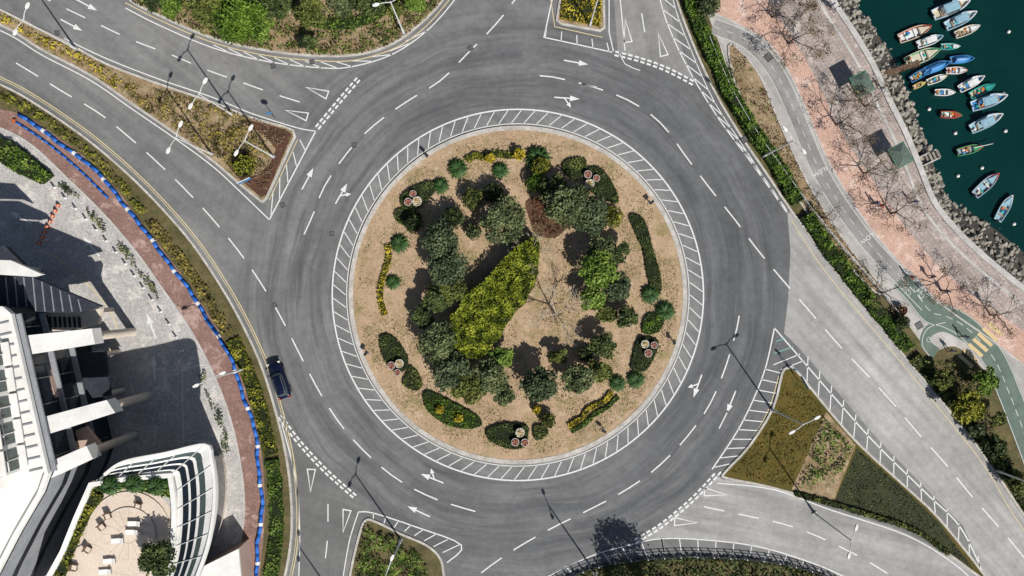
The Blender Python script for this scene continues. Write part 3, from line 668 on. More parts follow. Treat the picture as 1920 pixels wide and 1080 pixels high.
strip('hedge','curved clipped green hedge inside the top garden near its right end',[(560,30),(610,48),(670,45),(720,22),(750,-10)],1.0,.7,'bg')
for a in ((448,34,50,4.6,'hd','large green tree in the top garden, the widest one'),(392,12,38,4,'ol','olive green tree at the top edge left of the widest garden tree'),(322,14,22,3,'bg','small bright tree at the left end of the top garden'),(515,8,32,3.8,'dk','dark tree at the top edge right of the widest garden tree'),(492,52,24,3,'bg','bright green tree near the kerb right of the widest garden tree'),(582,20,30,3.6,'ol','olive tree in the middle of the top garden'),(578,76,18,2.4,'dk','small dark bush tree near the kerb of the top garden'),(640,10,24,3,'gg','grey green tree between the olive one and the dark one'),(690,-4,34,4,'dk','dark tree at the top edge in the right half of the top garden'),(740,20,20,2.6,'ol','small olive tree inside the curved garden hedge'),(775,6,22,3,'bg','bright green tree at the right end of the top garden'),(290,2,20,2.6,'dk','dark small tree at the far left end of the top garden')): tree(*a,group='trees of the top garden')
bed('flower_bed','bright yellow flower bed on the small island at the top edge','flowers',wp([(1058,-100),(1056,0),(1052,36),(1124,50),(1127,0),(1128,-100)]),.3,F['yl'],dens=35,size=.15)
bed('shrub_patch','green leafy shrub patch on pale soil across the triangle island','shrubs',wp([(1545,782),(1575,815),(1598,838),(1575,880),(1540,900),(1500,912),(1492,915),(1520,850)]),.45,F['bg'],dens=34,size=.16,gap=.38,core=False,gs=.8)
F['turf']=fol('turf_leaves',(.05,.04,.006),(.12,.09,.015),(.2,.155,.03))
bed('turf','fine olive brown turf blades on the upper part of the triangle island','turf',wp([(1478,700),(1543,768),(1482,912),(1370,886),(1410,838),(1455,768)]),.03,F['turf'],dens=28,size=.13,core=False,gap=.05,kind='stuff')
bed('turf','dark green ground cover at the thin end of the triangle island','turf',wp([(1608,842),(1700,922),(1758,980),(1822,1064),(1776,1034),(1698,982),(1564,938)]),.03,F['bd'],dens=28,size=.13,core=False,gap=.05,kind='stuff')
strip('hedge','low dark hedge edging the lower side of the triangle island',[(1490,925),(1560,944),(1640,968),(1710,992),(1775,1036)],.5,.4,'ol')
bed('ground_cover','dense leafy green shrubs on the island at the bottom edge','shrubs',wp([(688,986),(748,1012),(792,1040),(812,1080),(812,1160),(664,1160),(672,1060)]),.6,F['bg'],dens=34,size=.18,gap=.25,core=False,gs=.8)
bed('ground_cover','dark green planting below the curved bottom railing','shrubs',bi+wp([(1600,1200),(1050,1200)]),.5,F['bd'],dens=18,size=.22,core=False)
tree(1248,1150,56,14,'dk','dark tall tree just below the bottom edge casting its shadow on the road',n=3000,image=False,ncl=40)
rm=empty('railing',(0,0,0),0,'black and white curved railing along the bottom edge','railing')
rp=resamp(offset(bi,.35),step=1.0); q=MB()
for i in range(len(rp)-1):
    for z in (.6,1.05): q.tube((*rp[i],z),(*rp[i+1],z),.04,n=5)
q.build('rail',M['ironwork'],rm)
for i,p in enumerate(rp):
    q=MB(); q.box((p.x,p.y,.6),(.12,.12,1.0)); q.build('post',M['ironwork'] if i%2 else M['steel'],rm)
rm=empty('guard_rail',(0,0,0),0,'thin grey guard rail between the long hedge and the service path','railing')
rp=resamp(offset(k1,-.35),step=1.6); q=MB()
for i in range(len(rp)-1):
    for z in (.55,1.0): q.tube((*rp[i],z),(*rp[i+1],z),.035,n=5)
q.build('rail',M['steel'],rm)
for p in rp:
    q=MB(); q.box((p.x,p.y,.6),(.08,.08,.9)); q.build('post',M['steel'],rm)
bed('ground_cover','olive shrub ground cover at the right edge between road and cycle path','shrubs',wp(cat([(1712,648),(1742,682),(1790,676),(1822,706),(1850,765),(1885,850),(1930,930),(2000,1040)],3)+[(1945,960),(1850,830),(1770,730)]),.4,F['ol'],dens=26,size=.15,gap=.34,core=False,gs=.8)
bed('ground_cover','dry brown scrub at the right edge between road and cycle path','shrubs',wp(cat([(1712,648),(1742,682),(1790,676),(1822,706),(1850,765),(1885,850),(1930,930),(2000,1040)],3)+[(1945,960),(1850,830),(1770,730)]),.2,F['br'],dens=20,size=.12,gap=.4,core=False,kind='stuff')
bed('ground_cover','sparse dry scrub in the long bed beside the cycle path','shrubs',eb,.3,F['br'],dens=22,size=.12,gap=.36,core=False,z0=.15,kind='stuff')
strip('shrub_row','thin olive planting strip between the guard rail and the long dry bed',[(1362,120),(1398,200),(1442,282),(1500,362),(1555,436)],.55,.3,'ol',cat_='shrubs',gap=.38,core=False,dens=30,size=.12)
strip('hedge','low green planting strip between the gap and the service path',[(1500,360),(1545,430),(1600,505),(1640,552)],.7,.35,'ol',gap=.4,core=False,dens=30)
g='trees at the lower right edge'
for a in ((1812,764,34,3.6,'yg','yellow olive tree beside the cycle path at lower right'),(1846,716,26,3,'bg','bright green tree beside the green cycle path bend'),(1768,712,20,2.6,'ol','olive tree between the yellow tree and the kerb'),(1862,836,22,2.8,'dk','dark tree below the yellow olive tree at the right edge'),(1870,786,18,2.4,'ol','small olive tree right of the yellow olive tree'),(1910,905,24,3,'ol','green tree at the right edge beside the road'),(1830,805,16,2.2,'gg','small grey green tree below the yellow olive tree')): tree(*a,group=g)
g='sparse twiggy trees on the promenade'
for a in ((1500,62,6.4,'large sparse brown tree on the promenade near the top edge',2400,6),(1462,18,4.5,'small sparse brown tree at the top edge above the pink path',500,5),(1592,222,6,'large sparse tree on the promenade below the upper green shelter',1300,6),(1640,190,4.5,'sparse tree beside the upper green shelter near the sea wall',500,5),(1640,318,5,'sparse tree between the two green shelters',600,5),(1695,395,5.4,'sparse brown tree on the paving where the rocks widen',900,6),(1556,405,4,'small sparse tree over the long dry bed',260,5),(1668,548,4.2,'small sparse tree beside the bicycle symbols',350,5),(1790,545,5,'sparse brown tree near the sea wall at right',650,5),(1886,592,5,'sparse brown tree near the right edge of the promenade',650,5)):
    baretree(a[0],a[1],a[2],a[3],'br',a[4],name='sparse_tree',group=g,bark='bark',z0=.13,lv=a[5],r0=.065,rr=.58)
shrub(1690,604,14,'dk','dark round shrub left of the pink paving bend',name='dark_shrub'); shrub(1690,582,9,'rd','small red leaved shrub above the dark round shrub')
shrub(1330,8,22,'gg','grey green bush on the corner at the top edge beside the hedge')
# ------------------------------------------------------------ CENTRAL ISLAND PLANTS
bed('shrub_bed','large diagonal bed of yellow green shrubs in the middle of the round island','shrubs',wp([p+Vector((noise.noise(Vector((p.x*.08,p.y*.08,1)))*6,noise.noise(Vector((p.x*.08,p.y*.08,9)))*6)) for p in cat([(840,640),(845,602),(872,562),(918,514),(962,472),(990,450),(1008,452),(1008,500),(992,548),(960,592),(925,640),(900,668),(862,662)],4,True)]),2.6,F['wd'],dens=60,size=.17,hv=.07,ns=.9)
sheet('planting_bed',cw([(985,378),(1010,370),(1040,395),(1080,404),(1062,428),(1040,446),(1006,440),(992,410)],3,True),.125,M['mulch'],'dark brown bed in the upper middle of the round island')
bed('shrub_bed','dark reddish shrubs in the upper middle of the round island','shrubs',cw([(990,382),(1010,376),(1040,398),(1074,406),(1058,426),(1038,440),(1008,434),(996,410)],3,True),.3,F['rd'],dens=30,size=.12,gap=.3,core=False)
T=[(825,452,40,4.6,'bl','deep green tree at the top of the left tree belt'),(838,500,38,4.6,'bl','deep green tree in the left belt just below the topmost'),(846,545,28,3.6,'ol','olive tree in the left belt beside the yellow green bed'),(820,562,28,3.6,'dk','dark tree on the outer side of the left belt'),(795,592,24,3,'dk','small dark tree standing apart left of the belt'),
(822,645,38,4.4,'gg','grey green tree at the lower left of the tree belt'),(848,694,38,4.2,'bl','deep green tree below the grey green one at lower left'),(880,724,34,4,'ol','olive tree at the bottom of the left belt'),(918,706,36,4,'gg','grey green tree right of the olive one at the bottom of the belt'),(940,672,24,3.2,'bg','brighter green tree just below the yellow green bed'),(945,742,20,2.4,'gg','small grey green tree at the lowest end of the belt'),
(945,414,45,4.6,'gg','wide grey green tree above the yellow green bed'),(1062,385,42,5,'gg','wide grey green tree right of the dark brown bed'),(1104,402,38,4.6,'bl','deep green tree between the wide grey green one and the ball shrub'),(1036,352,26,3,'dk','small dark tree above the dark brown bed'),
(1122,505,38,4.5,'bg','bright green tree in the right tree group'),(1128,466,28,3.6,'gg','grey green tree above the bright one in the right group'),(1158,474,22,3,'dk','dark tree at the top right of the right group'),(1156,540,28,3.4,'bl','deep green tree below the bright one in the right group'),(1110,560,26,3.2,'bg','small bright tree at the lower left of the right group'),(1138,588,20,2.6,'ol','small olive tree at the bottom of the right group'),(1174,596,23,2.8,'dk','small dark tree at the lower right of the right group'),
(1014,722,37,4.4,'bl','deep green tree standing alone at the lower middle of the island'),(1084,710,31,3.8,'gg','grey green tree right of the lone deep green one'),(1124,694,24,3,'ol','olive tree left of the lower right cycads'),(1130,648,25,3.2,'dk','dark tree above the lower right tree row'),(1046,668,18,2.6,'ol','small olive tree between the bare tree and the lower row')]
for a in T: tree(*a,group='trees of the round island')
SH=[(925,362,19,'dk','dark round shrub right of the pair in the upper part of the island',None),(886,372,20,'ol','olive round shrub between two dark ones in the upper part',None),(850,408,21,'dk','dark round shrub above the left tree belt',None),(888,434,15,'gg','small grey green shrub left of the wide grey green tree',None),
(973,289,11,'yl','yellow ball shrub at the right end of the top yellow hedge',None),(919,297,9,'yl','smaller yellow ball shrub along the top yellow hedge',None),(1148,407,19,'yg','large yellow green ball shrub at the right of the upper trees',None),(1004,342,17,'hd','green shrub below the big cycad at the top',None),(1006,768,8,'yl','small yellow ball shrub below the lone deep green tree',None),
(1027,788,14,'ol','olive round shrub right of the small yellow ball at the bottom',None),(775,420,17,'dk','dark round shrub beside the brown tip of the upper left bed',None),(1014,312,17,'yg','yellow green shrub beside the big cycad at the top',None),(824,768,8,'yl','left yellow ball shrub on the bright lower left bed',1.0),(860,784,8,'yl','right yellow ball shrub on the bright lower left bed',1.0),(1118,418,12,'ol','small olive shrub left of the yellow green ball',None),(1098,665,13,'dk','small dark shrub left of the dark tree at lower right',None)]
for a in SH: shrub(a[0],a[1],a[2],a[3],a[4],a[5],group='round shrubs of the island')
def cycad(r):
    t=empty('cycad',(0,0,0)); m=MB(); m.tube((0,0,-.1),(0,0,.55),.2,.16,8); m.build('trunk',M['bark'],t)
    P=MB(); tint=[]
    for i in range(46):
        a=i*2.39996; e=.15+.95*(i/46); L=r*(1.05-.35*(i/46)); pts=[]
        for k in range(5):
            u=k/4; pts.append(Vector((L*u*math.cos(a),L*u*math.sin(a),max(.06,.5+L*u*math.tan(e)*.55-L*u*u*.75*(.6+e*.4)))))
        n=Vector((-math.sin(a),math.cos(a),0))
        for k in range(4):
            w0=.1*math.sin(.5+2.4*k/4); w1=.1*math.sin(.5+2.4*(k+1)/4)
            P.add([pts[k]-n*w0,pts[k]+n*w0,pts[k+1]+n*max(.01,w1),pts[k+1]-n*max(.01,w1)],[(0,1,2,3)]); tint.append(random.uniform(.2,.8))
    o=P.build('fronds',F['cy'],t); at=o.data.attributes.new('tint','FLOAT','FACE'); at.data.foreach_set('value',np.array(tint,dtype=np.float32)); return t
cy=cycad(1.3)
CYC=[(858,317,1.1,'cycad left of the top yellow hedge'),(938,321,.95,'cycad just below the top yellow hedge'),(827,349,.95,'cycad above the upper left pot cluster'),(1008,298,1.4,'big cycad near the top of the island right of the yellow hedge'),(750,457,1.05,'cycad near the left rim above the yellow strip'),(738,529,.85,'cycad near the left rim beside the yellow strip'),(1218,552,1.05,'cycad near the right rim below the long dark bed'),(1246,583,1.1,'cycad closest to the right rim'),(1191,711,1.0,'cycad near the lower right rim, the right one of two'),(1157,718,.95,'cycad near the lower right rim, the left one of two')]
for i,(x,y,s,l) in enumerate(CYC):
    o=cy if i==0 else dup(cy); o.location=W(x,y,.12); o.rotation_euler=(0,0,i*1.3); o.scale=(s,s,s); tag(o,'spiky dark green '+l,'cycad','cycads of the round island')
IB=[('dark green clipped bed under the upper left pot cluster',[(752,372),(775,352),(810,342),(816,356),(800,378),(780,392),(758,390)],.4,'bd'),
('brownish clipped bed below the upper left pot cluster',[(742,398),(762,390),(788,402),(784,418),(760,422),(744,414)],.35,'ol'),
('olive clipped bed left of the upper right pots',[(1056,306),(1080,297),(1098,302),(1094,326),(1078,338),(1058,324)],.4,'ol'),
('dark green clipped bed under the upper right pots',[(1100,320),(1120,314),(1140,332),(1158,368),(1154,382),(1136,374),(1112,362),(1098,348)],.4,'bd'),
('long dark green bed along the right rim',[(1180,406),(1200,406),(1214,430),(1222,465),(1236,510),(1238,545),(1224,548),(1212,510),(1206,470),(1192,440)],.4,'bd'),
('green clipped bed above the right lower pots',[(1208,598),(1222,588),(1242,596),(1238,616),(1222,626),(1204,622)],.45,'hd'),
('dark green clipped bed under the right lower pots',[(1198,634),(1232,638),(1226,667),(1208,694),(1184,692),(1186,668)],.4,'bd'),
('dark green clipped bed above the lower left pots',[(714,632),(732,628),(752,646),(766,676),(756,696),(736,692),(718,666)],.4,'bd'),
('olive clipped bed below the lower left pots',[(762,702),(770,686),(784,698),(792,718),(784,730),(768,728),(756,718)],.4,'ol'),
('bright green clipped bed with two yellow balls near the lower left rim',[(794,742),(808,734),(850,754),(896,780),(902,796),(880,802),(840,796),(804,770)],.45,'hd'),
('dark green clipped bed under the bottom pots',[(912,806),(940,794),(985,796),(990,812),(983,836),(955,840),(920,826)],.4,'bd'),
('short olive bed right of the bottom pots',[(1000,800),(1016,796),(1028,807),(1018,820),(1003,822)],.4,'ol')]
for l,p,h,mt in IB: bed('shrub_bed',l,'shrub bed',cw(p,4,True),h,F[mt],dens=60,size=.12,group='clipped beds of the round island')
strip('low_hedge','curved yellow low hedge near the top of the round island',[(876,303),(890,293),(910,296),(930,290),(955,293),(972,290)],.75,.4,'yg',size=.14,dens=55)
strip('low_hedge','curved orange yellow flower strip along the left rim of the round island',[(728,460),(730,482),(724,505),(716,530),(714,560),(722,590)],.6,.35,'yl',size=.13,dens=45)
strip('low_hedge','yellow zigzag low hedge near the lower right rim, inner row',[(1066,798),(1090,782),(1104,766),(1130,752),(1146,736)],.55,.35,'yl',size=.14,dens=55)
strip('low_hedge','green zigzag low hedge near the lower right rim, outer row',[(1072,807),(1098,793),(1114,777),(1138,763),(1158,743)],.45,.35,'bg',size=.14,dens=55)
F['grass']=fol('dry_grass',(.22,.17,.08),(.36,.28,.15),(.48,.38,.22)); F['grass2']=fol('olive_grass',(.10,.09,.03),(.19,.165,.06),(.28,.24,.10))
bed('ground_cover','thin straw coloured grass tufts over the tan soil of the round island','grass',circ(CX,CY,303/S,60),.03,F['grass'],dens=20,size=.08,gap=.45,core=False,kind='stuff',gs=.6)
bed('ground_cover','olive green weeds spread in patches on the round island','grass',circ(CX,CY,300/S,60),.04,F['grass2'],dens=26,size=.09,gap=.5,core=False,kind='stuff',gs=.22)
baretree(1045,590,6.4,'large bare pale tree right of the yellow green bed',lv=6,r0=.085,rr=.66); baretree(1000,474,4.8,'smaller bare pale tree at the top of the yellow green bed',lv=5,r0=.07,rr=.66)
def pot(mat):
    t=empty('flower_pot',(0,0,0)); m=MB(); m.lathe([(.30,0),(.42,.25),(.5,.45),(.52,.5),(.44,.5),(.42,.42)],n=14); bw=m.build('bowl',M[mat],t)
    m=MB(); m.ribbon(circ(0,0,.5,18),.08,.53,.46,True); m.build('rim',M['concrete'],bw)
    P=[(random.gauss(0,.19),random.gauss(0,.19),.5+random.uniform(0,.16)) for _ in range(170)]; leafmesh('flowers',P,[random.random() for _ in P],.08,F['fl' if mat=='cream' else 'fr'],t); return t
pc,pt=pot('cream'),pot('terracotta'); used=set()
PC=[('upper left',(784,379,1,1.1),(767,380,0,.9),(776,365,0,.8)),('upper right',(1104,347,1,1.1),(1101,329,0,.9),(1117,336,0,.8)),('right lower',(1207,644,1,.95),(1213,661,0,.9),(1224,646,0,.8)),('lower left',(751,680,1,1.0),(736,684,0,.9),(747,697,0,.8)),('bottom',(975,808,1,1.05),(966,826,0,.9),(984,827,0,.9))]
for nm,*ps in PC:
    for k,(x,y,c,s) in enumerate(ps):
        src=pc if c else pt
        o=dup(src) if src in used else src; used.add(src); o.location=W(x,y,.5); o.scale=(s,s,s)
        tag(o,['pale flower bowl, the largest pot of the %s cluster on the island','dark red flower pot left in the %s cluster on the island','dark red smaller flower pot beside the others of the %s cluster'][k]%nm,'flower pot','flower pots in threes on the round island')
fl=empty('garden_floodlight',(0,0,0)); m=MB(); m.tube((0,0,0),(0,0,.9),.06); m.box((0,0,.03),(.35,.35,.06)); m.build('post',M['greysteel'],fl); m=MB(); m.box((0,.1,1.0),(.55,.3,.35),0); m.build('lamp_box',M['black'],fl)
for i,(x,y,a,l) in enumerate(((800,294,-40,'upper left rim'),(1218,380,-140,'upper right rim'),(1131,804,150,'lower right rim'),(690,662,60,'lower left rim'),(1262,640,100,'right rim'))):
    o=fl if i==0 else dup(fl); o.location=W(x,y,.12); o.rotation_euler=(0,0,R(a)); tag(o,'small dark garden floodlight at the %s of the round island'%l,'floodlight','garden floodlights of the round island')
# ------------------------------------------------------------ street lamps
def lamp():
    t=empty('street_lamp',(0,0,0)); m=MB(); m.box((0,0,.03),(.5,.5,.06)); m.build('base_plate',M['greysteel'],t)
    m=MB(); m.tube((0,0,.05),(0,0,1.2),.16,.15,8); m.tube((0,0,1.2),(0,0,10),.11,.07,8); m.build('pole',M['steel'],t)
    for s in (-1,1):
        m=MB(); m.tube((0,0,9.8),(s*.7,0,10.15),.05,.05); m.tube((s*.7,0,10.15),(s*1.3,0,10.2),.05,.04); m.build('arm',M['steel'],t)
        m=MB(); m.loft([[(s*(1.25),y,10.15+z) for y,z in ((-.1,0),(.1,0),(.08,.12),(-.08,.12))],[(s*1.6,y,10.15+z) for y,z in ((-.2,0),(.2,0),(.16,.17),(-.16,.17))],[(s*2.0,y,10.17+z) for y,z in ((-.12,0),(.12,0),(.08,.1),(-.08,.1))]]); h=m.build('lamp_head',M['white'],t)
        m=MB(); m.box((s*1.6,0,10.13),(.5,.26,.04)); m.build('lens',M['lens'],h)
    return t
L0=lamp()
LP=[(1447,768,30,'on the upper part of the lower right triangle island'),(752,1012,70,'on the planted island at the bottom edge'),(513,294,60,'on the mulch at the wide end of the wedge island'),(437,216,60,'in the yellow shrubs of the wedge island'),(143,92,65,'on the wedge island nearest the upper left corner'),(398,289,65,'on the lower kerb of the wedge island'),(1115,1072,110,'at the left end of the curved bottom railing'),(1527,962,75,'on the lower kerb of the triangle island'),(1430,294,130,'in the long hedge beside the waterfront road'),(456,692,25,'on the left verge beside the dark car'),(757,62,15,'at the kerb of the top garden'),(1106,48,5,'on the small yellow flower island'),(1868,882,130,'at the right edge beside the waterfront road'),(648,1150,90,'below the bottom edge with only its shadow on the road')]
for i,(x,y,a,l) in enumerate(LP):
    o=L0 if i==0 else dup(L0); o.location=W(x,y,.12); o.rotation_euler=(0,0,R(a)); tag(o,'twin arm street lamp '+l,'street lamp','twin arm street lamps around the junction')
def sign(px,py,rz,label,kind):
    t=empty('traffic_sign',W(px,py,.12),R(rz),label,'sign','traffic signs on the islands'); m=MB(); m.tube((0,0,0),(0,0,2.4),.05); m.build('post',M['greysteel'],t)
    m=MB()
    if kind=='disc':
        m.tube((0,.06,2.3),(0,.1,2.3),.4,.4,20); m.build('plate',BM['blue'],t)
        m=MB(); m.ribbon([(-.2,.12),(.2,.12)],.03,2.3,2.2); m.build('symbol',M['white'],t)
    else:
        m.box((0,.08,2.0),(1.7,.06,.8)); m.build('plate',BM['blue'],t)
        m=MB(); m.box((0,.125,2.0),(1.5,.02,.62)); m.box((0,.08,2.42),(1.74,.08,.03)); m.build('border',M['white'],t)
    return t
sign(470,345,25,'blue and white direction board at the tip of the upper left wedge island','board'); sign(1478,690,-30,'round blue sign at the tip of the triangle island','disc'); sign(516,222,10,'round blue sign at the upper corner of the wedge island','disc'); sign(1496,714,-60,'blue and white board on the turf behind the triangle tip','board')
dc=empty('drain_cover',(0,0,0)); m=MB(); m.box((0,0,.006),(.62,.62,.012)); m.build('frame',M['ironwork'],dc); m=MB()
for k in range(5): m.box((-.22+k*.11,0,.016),(.05,.5,.008))
m.build('grate',M['greysteel'],dc)
for i,(x,y,a,s,l) in enumerate(((622,438,0,1,'left lane of the ring beside the hatched circle'),(515,572,30,1,'left road just above the dark car'),(882,90,40,1,'top exit road'),(530,384,20,1,'tip below the wedge island'),(585,116,0,1,'kerb lane beside the top garden'),(107,62,0,1,'upper left road'),(1190,1000,0,1,'bottom give-way line'),(664,272,0,1,'upper left lane of the ring'),(512,124,20,1,'road just below the top garden hatching'),(1352,128,25,1.5,'service path at the head of the thin planting strip'),(1440,108,40,1.5,'service path where the pink promenade bends'),(1395,262,35,1.3,'hedge side kerb of the waterfront road'),(1722,610,30,1.4,'paving left of the narrow green loop'))):
    o=dc if i==0 else dup(dc); z=.013 if i<9 else .152; o.location=W(x,y,z); o.scale=(s,s,1); o.rotation_euler=(0,0,R(a)); tag(o,'small dark drain cover in the '+l,'drain cover','drain covers in the roads')
# ------------------------------------------------------------ CAR
car=empty('car',W(527,712,.0),R(108.7-90),'dark blue car driving on the left lane beside the yellow kerb line','car')
def rr(L,Wd,cx=0,cy=0,z=0,e=4,n=28,taper=0):
    out=[]
    for i in range(n):
        a=2*PI*i/n; c,s=math.cos(a),math.sin(a); x=Wd/2*math.copysign(abs(c)**(2/e),c); y=L/2*math.copysign(abs(s)**(2/e),s)
        x*=1-taper*max(0,y/(L/2)); out.append((cx+x,cy+y,z))
    return out
m=MB(); m.loft([rr(4.5,1.7,z=.22),rr(4.72,1.84,z=.42,taper=.06),rr(4.74,1.86,z=.7,taper=.08),rr(4.6,1.78,z=.93,taper=.10),rr(4.3,1.62,z=1.0,taper=.1)]); m.build('body',M['carpaint'],car,True)
m=MB(); m.loft([rr(3.2,1.60,cy=-.45,z=.98),rr(2.9,1.5,cy=-.48,z=1.25),rr(2.45,1.36,cy=-.5,z=1.5)]); m.build('window_band',M['carglass'],car,True)
m=MB(); m.loft([rr(2.4,1.34,cy=-.5,z=1.502),rr(2.2,1.2,cy=-.5,z=1.56)]); rf=m.build('roof',M['carpaint'],car,True)
for s in (-1,1):
    m=MB(); m.box((s*.52,-.5,1.60),(.04,1.9,.04)); m.build('roof_rail',M['greysteel'],rf)
    m=MB(); m.box((s*.62,2.22,.72),(.38,.2,.16)); m.build('headlight',M['lens'],car)
    m=MB(); m.box((s*.66,-2.28,.78),(.34,.14,.2)); m.build('tail_light',M['red_light'],car)
    m=MB(); m.box((s*1.0,.95,1.02),(.22,.14,.14)); m.build('mirror',M['carpaint'],car)
    for y in (-1.4,1.4):
        m=MB(); m.tube((s*.72,y,.33),(s*.92,y,.33),.33,.33,16); w=m.build('wheel',M['black'],car); m=MB(); m.tube((s*.9,y,.33),(s*.94,y,.33),.2,.2,12); m.build('rim',M['rim'],w)
m=MB(); m.box((0,-2.36,.55),(.5,.04,.12)); m.build('number_plate',M['white'],car)
m=MB(); m.tube((-.5,1.08,1.04),(.1,1.2,1.03),.015); m.build('wiper',M['black'],car)
# ------------------------------------------------------------ pipes, barriers, bollards
bp=empty('pipe',(0,0,0),0,'long blue pipe with white collars following the left brick footpath','pipe')
P=resamp(cw([(38,216),(100,258),(160,302),(218,360),(268,428),(318,490),(366,560),(407,622),(441,690),(462,750),(481,820),(490,900),(490,980),(480,1090)],6),step=1.2)
m=MB(); wv=lambda i:.16*math.sin(i*.8)+.1*math.sin(i*2.1)
for i in range(len(P)-1): m.tube((P[i].x+wv(i),P[i].y,.34),(P[i+1].x+wv(i+1),P[i+1].y,.34),.23,.23,8)
m.build('tube',M['blue'],bp,True)
for i in range(3,len(P)-1,4):
    m=MB(); d=(P[i+1]-P[i]).normalized()*.2; m.tube((P[i].x+wv(i)-d.x,P[i].y-d.y,.34),(P[i].x+wv(i)+d.x,P[i].y+d.y,.34),.28,.28,8); m.build('collar',M['white'],bp)
q=MB(); q2=resamp(cw([(30,228),(90,268),(150,318),(205,372)],5),step=1.0)
bp2=empty('pipe',(0,0,0),0,'short second blue pipe beside the first at upper left','pipe')
for i in range(len(q2)-1): q.tube((*q2[i],.3),(*q2[i+1],.3),.14,.14,7)
q.build('tube',M['blue'],bp2,True); m=MB(); m.box((*q2[0],.3),(.4,.4,.35)); m.build('end_box',M['orange'],bp2)
bo=empty('traffic_barrier',(0,0,0)); m=MB(); m.loft([rr(.5,.3,z=0),rr(.46,.22,z=.2),rr(.42,.12,z=.6)]); m.build('shell',M['orange'],bo); m=MB(); m.box((0,0,.4),(.2,.25,.12)); m.build('reflective_band',M['white'],bo)
for i in range(8):
    o=bo if i==0 else dup(bo); o.location=W(112-i*5,386+i*10,.135); o.rotation_euler=(0,0,R(-28)); tag(o,'orange plastic traffic barrier in the short row on the forecourt','traffic barrier','orange barriers in a row on the forecourt')
bl=empty('bollard',(0,0,0)); m=MB(); m.lathe([(.16,0),(.14,.1),(.11,.12),(.11,.8),(.06,.9)],n=10); m.build('post',M['white'],bl); m=MB(); m.tube((0,0,.6),(0,0,.7),.125,.125,10); m.build('band',M['black'],bl)
bps=resamp(cw([(104,352),(166,414),(222,476),(272,542),(319,608),(356,682)],5),num=16)
for i,p in enumerate(bps):
    o=bl if i==0 else dup(bl); o.location=(p.x,p.y,.135); tag(o,'short white bollard in the row along the forecourt edge','bollard','white bollards along the forecourt edge')
# ------------------------------------------------------------ HOTEL
hz=13.0
def k2(pts,z): return [WK(x,y,z).to_2d() for x,y in pts]
ht=empty('hotel_building',WK(30,750,0)+Vector((-8,0,0)),0,'big white hotel block with projecting beams at the left edge','building')
HO=ht.location.copy(); HP=ht
def hb(mb,name,mat,par=None,smooth=False):
    mb.v=[(v[0]-HO.x,v[1]-HO.y,v[2]-HO.z) for v in mb.v]; return mb.build(name,mat,par or HP,smooth)
out=k2([(-500,540),(10,578),(24,590),(92,886),(78,925),(34,1000),(-10,1085),(-60,1200),(-500,1250)],hz)
m=MB(); m.prism(out,.1,hz-.6); wall=hb(m,'wall',M['shaded_wall'])
m=MB(); m.prism(out,hz-.58,hz); roof=hb(m,'roof',M['white'])
fa=out[2]; fb=out[3]; fd=(fb-fa).normalized(); fn=Vector((-fd.y,fd.x)); fn=fn if fn.x>0 else -fn
fl_=(fb-fa).length; RZ=math.atan2(-fd.x,fd.y)
for r_ in range(3):
    z0=1.0+r_*4.0; z1=z0+3.2
    for c_ in range(6):
        a=fa+fd*(fl_*(c_+.04)/6); b_=fa+fd*(fl_*(c_+.96)/6); m=MB()
        A_,B_=a+fn*.04,b_+fn*.04; m.add([(A_.x,A_.y,z0),(B_.x,B_.y,z0),(B_.x,B_.y,z1),(A_.x,A_.y,z1)],[(0,1,2,3)]); w=hb(m,'window',M['glass'])
        m=MB(); q=(a+b_)/2+fn*.07; m.box((q.x,q.y,(z0+z1)/2),(.08,.1,z1-z0),RZ); hb(m,'frame',M['greysteel'],w)
    q=(fa+fb)/2+fn*.3; m=MB(); m.box((q.x,q.y,z1+.35),(.6,fl_,.22),RZ); hb(m,'ledge',M['greyroof'])
m=MB()
for a,b_ in ((out[3],out[4]),(out[4],out[5]),(out[5],out[6]),(out[6],out[7])):
    n_=(b_-a).normalized(); n_=Vector((-n_.y,n_.x)); n_=n_ if n_.x>0 else -n_; a=a+n_*.03; b_=b_+n_*.03
    for z0,z1 in ((9.6,12.2),(5.4,8.6),(1.2,4.4)): m.add([(a.x,a.y,z0),(b_.x,b_.y,z0),(b_.x,b_.y,z1),(a.x,a.y,z1)],[(0,1,2,3)])
hb(m,'cladding_band',M['greyroof'])
tz=34
tb=k2([(-500,600),(-4,628),(6,640),(44,880),(34,905),(-60,1000),(-500,1100)],hz)
m=MB(); m.prism(tb,hz+.01,tz); hb(m,'tower_wall',M['white'])
a0,b0=tb[2],tb[3]; d0=(b0-a0).normalized(); n0=Vector((-d0.y,d0.x)); n0=n0 if n0.x>0 else -n0; ll=(b0-a0).length
for r_ in range(6):
    for c_ in range(5):
        a=a0+d0*(ll*(c_+.1)/5)+n0*.05; b_=a0+d0*(ll*(c_+.9)/5)+n0*.05; z0=hz+.6+r_*3.3
        m=MB(); m.add([(a.x,a.y,z0),(b_.x,b_.y,z0),(b_.x,b_.y,z0+2.4),(a.x,a.y,z0+2.4)],[(0,1,2,3)]); w=hb(m,'window',M['glass_green'])
        m=MB(); q=(a+b_)/2+n0*.05; rz0=math.atan2(-d0.x,d0.y); m.box((q.x,q.y,z0+1.2),(.1,.1,2.4),rz0); m.box((q.x,q.y,z0+1.7),(.1,(b_-a).length,.08),rz0); hb(m,'frame',M['white'],w)
        m=MB(); m.box((q.x+n0.x*.3,q.y+n0.y*.3,z0-.2),(.8,(b_-a).length+.3,.12),rz0); hb(m,'balcony_ledge',M['white'],w)
m=MB(); m.ribbon(out,.4,hz+.5,hz,True); hb(m,'parapet',M['white'],roof)
m=MB()
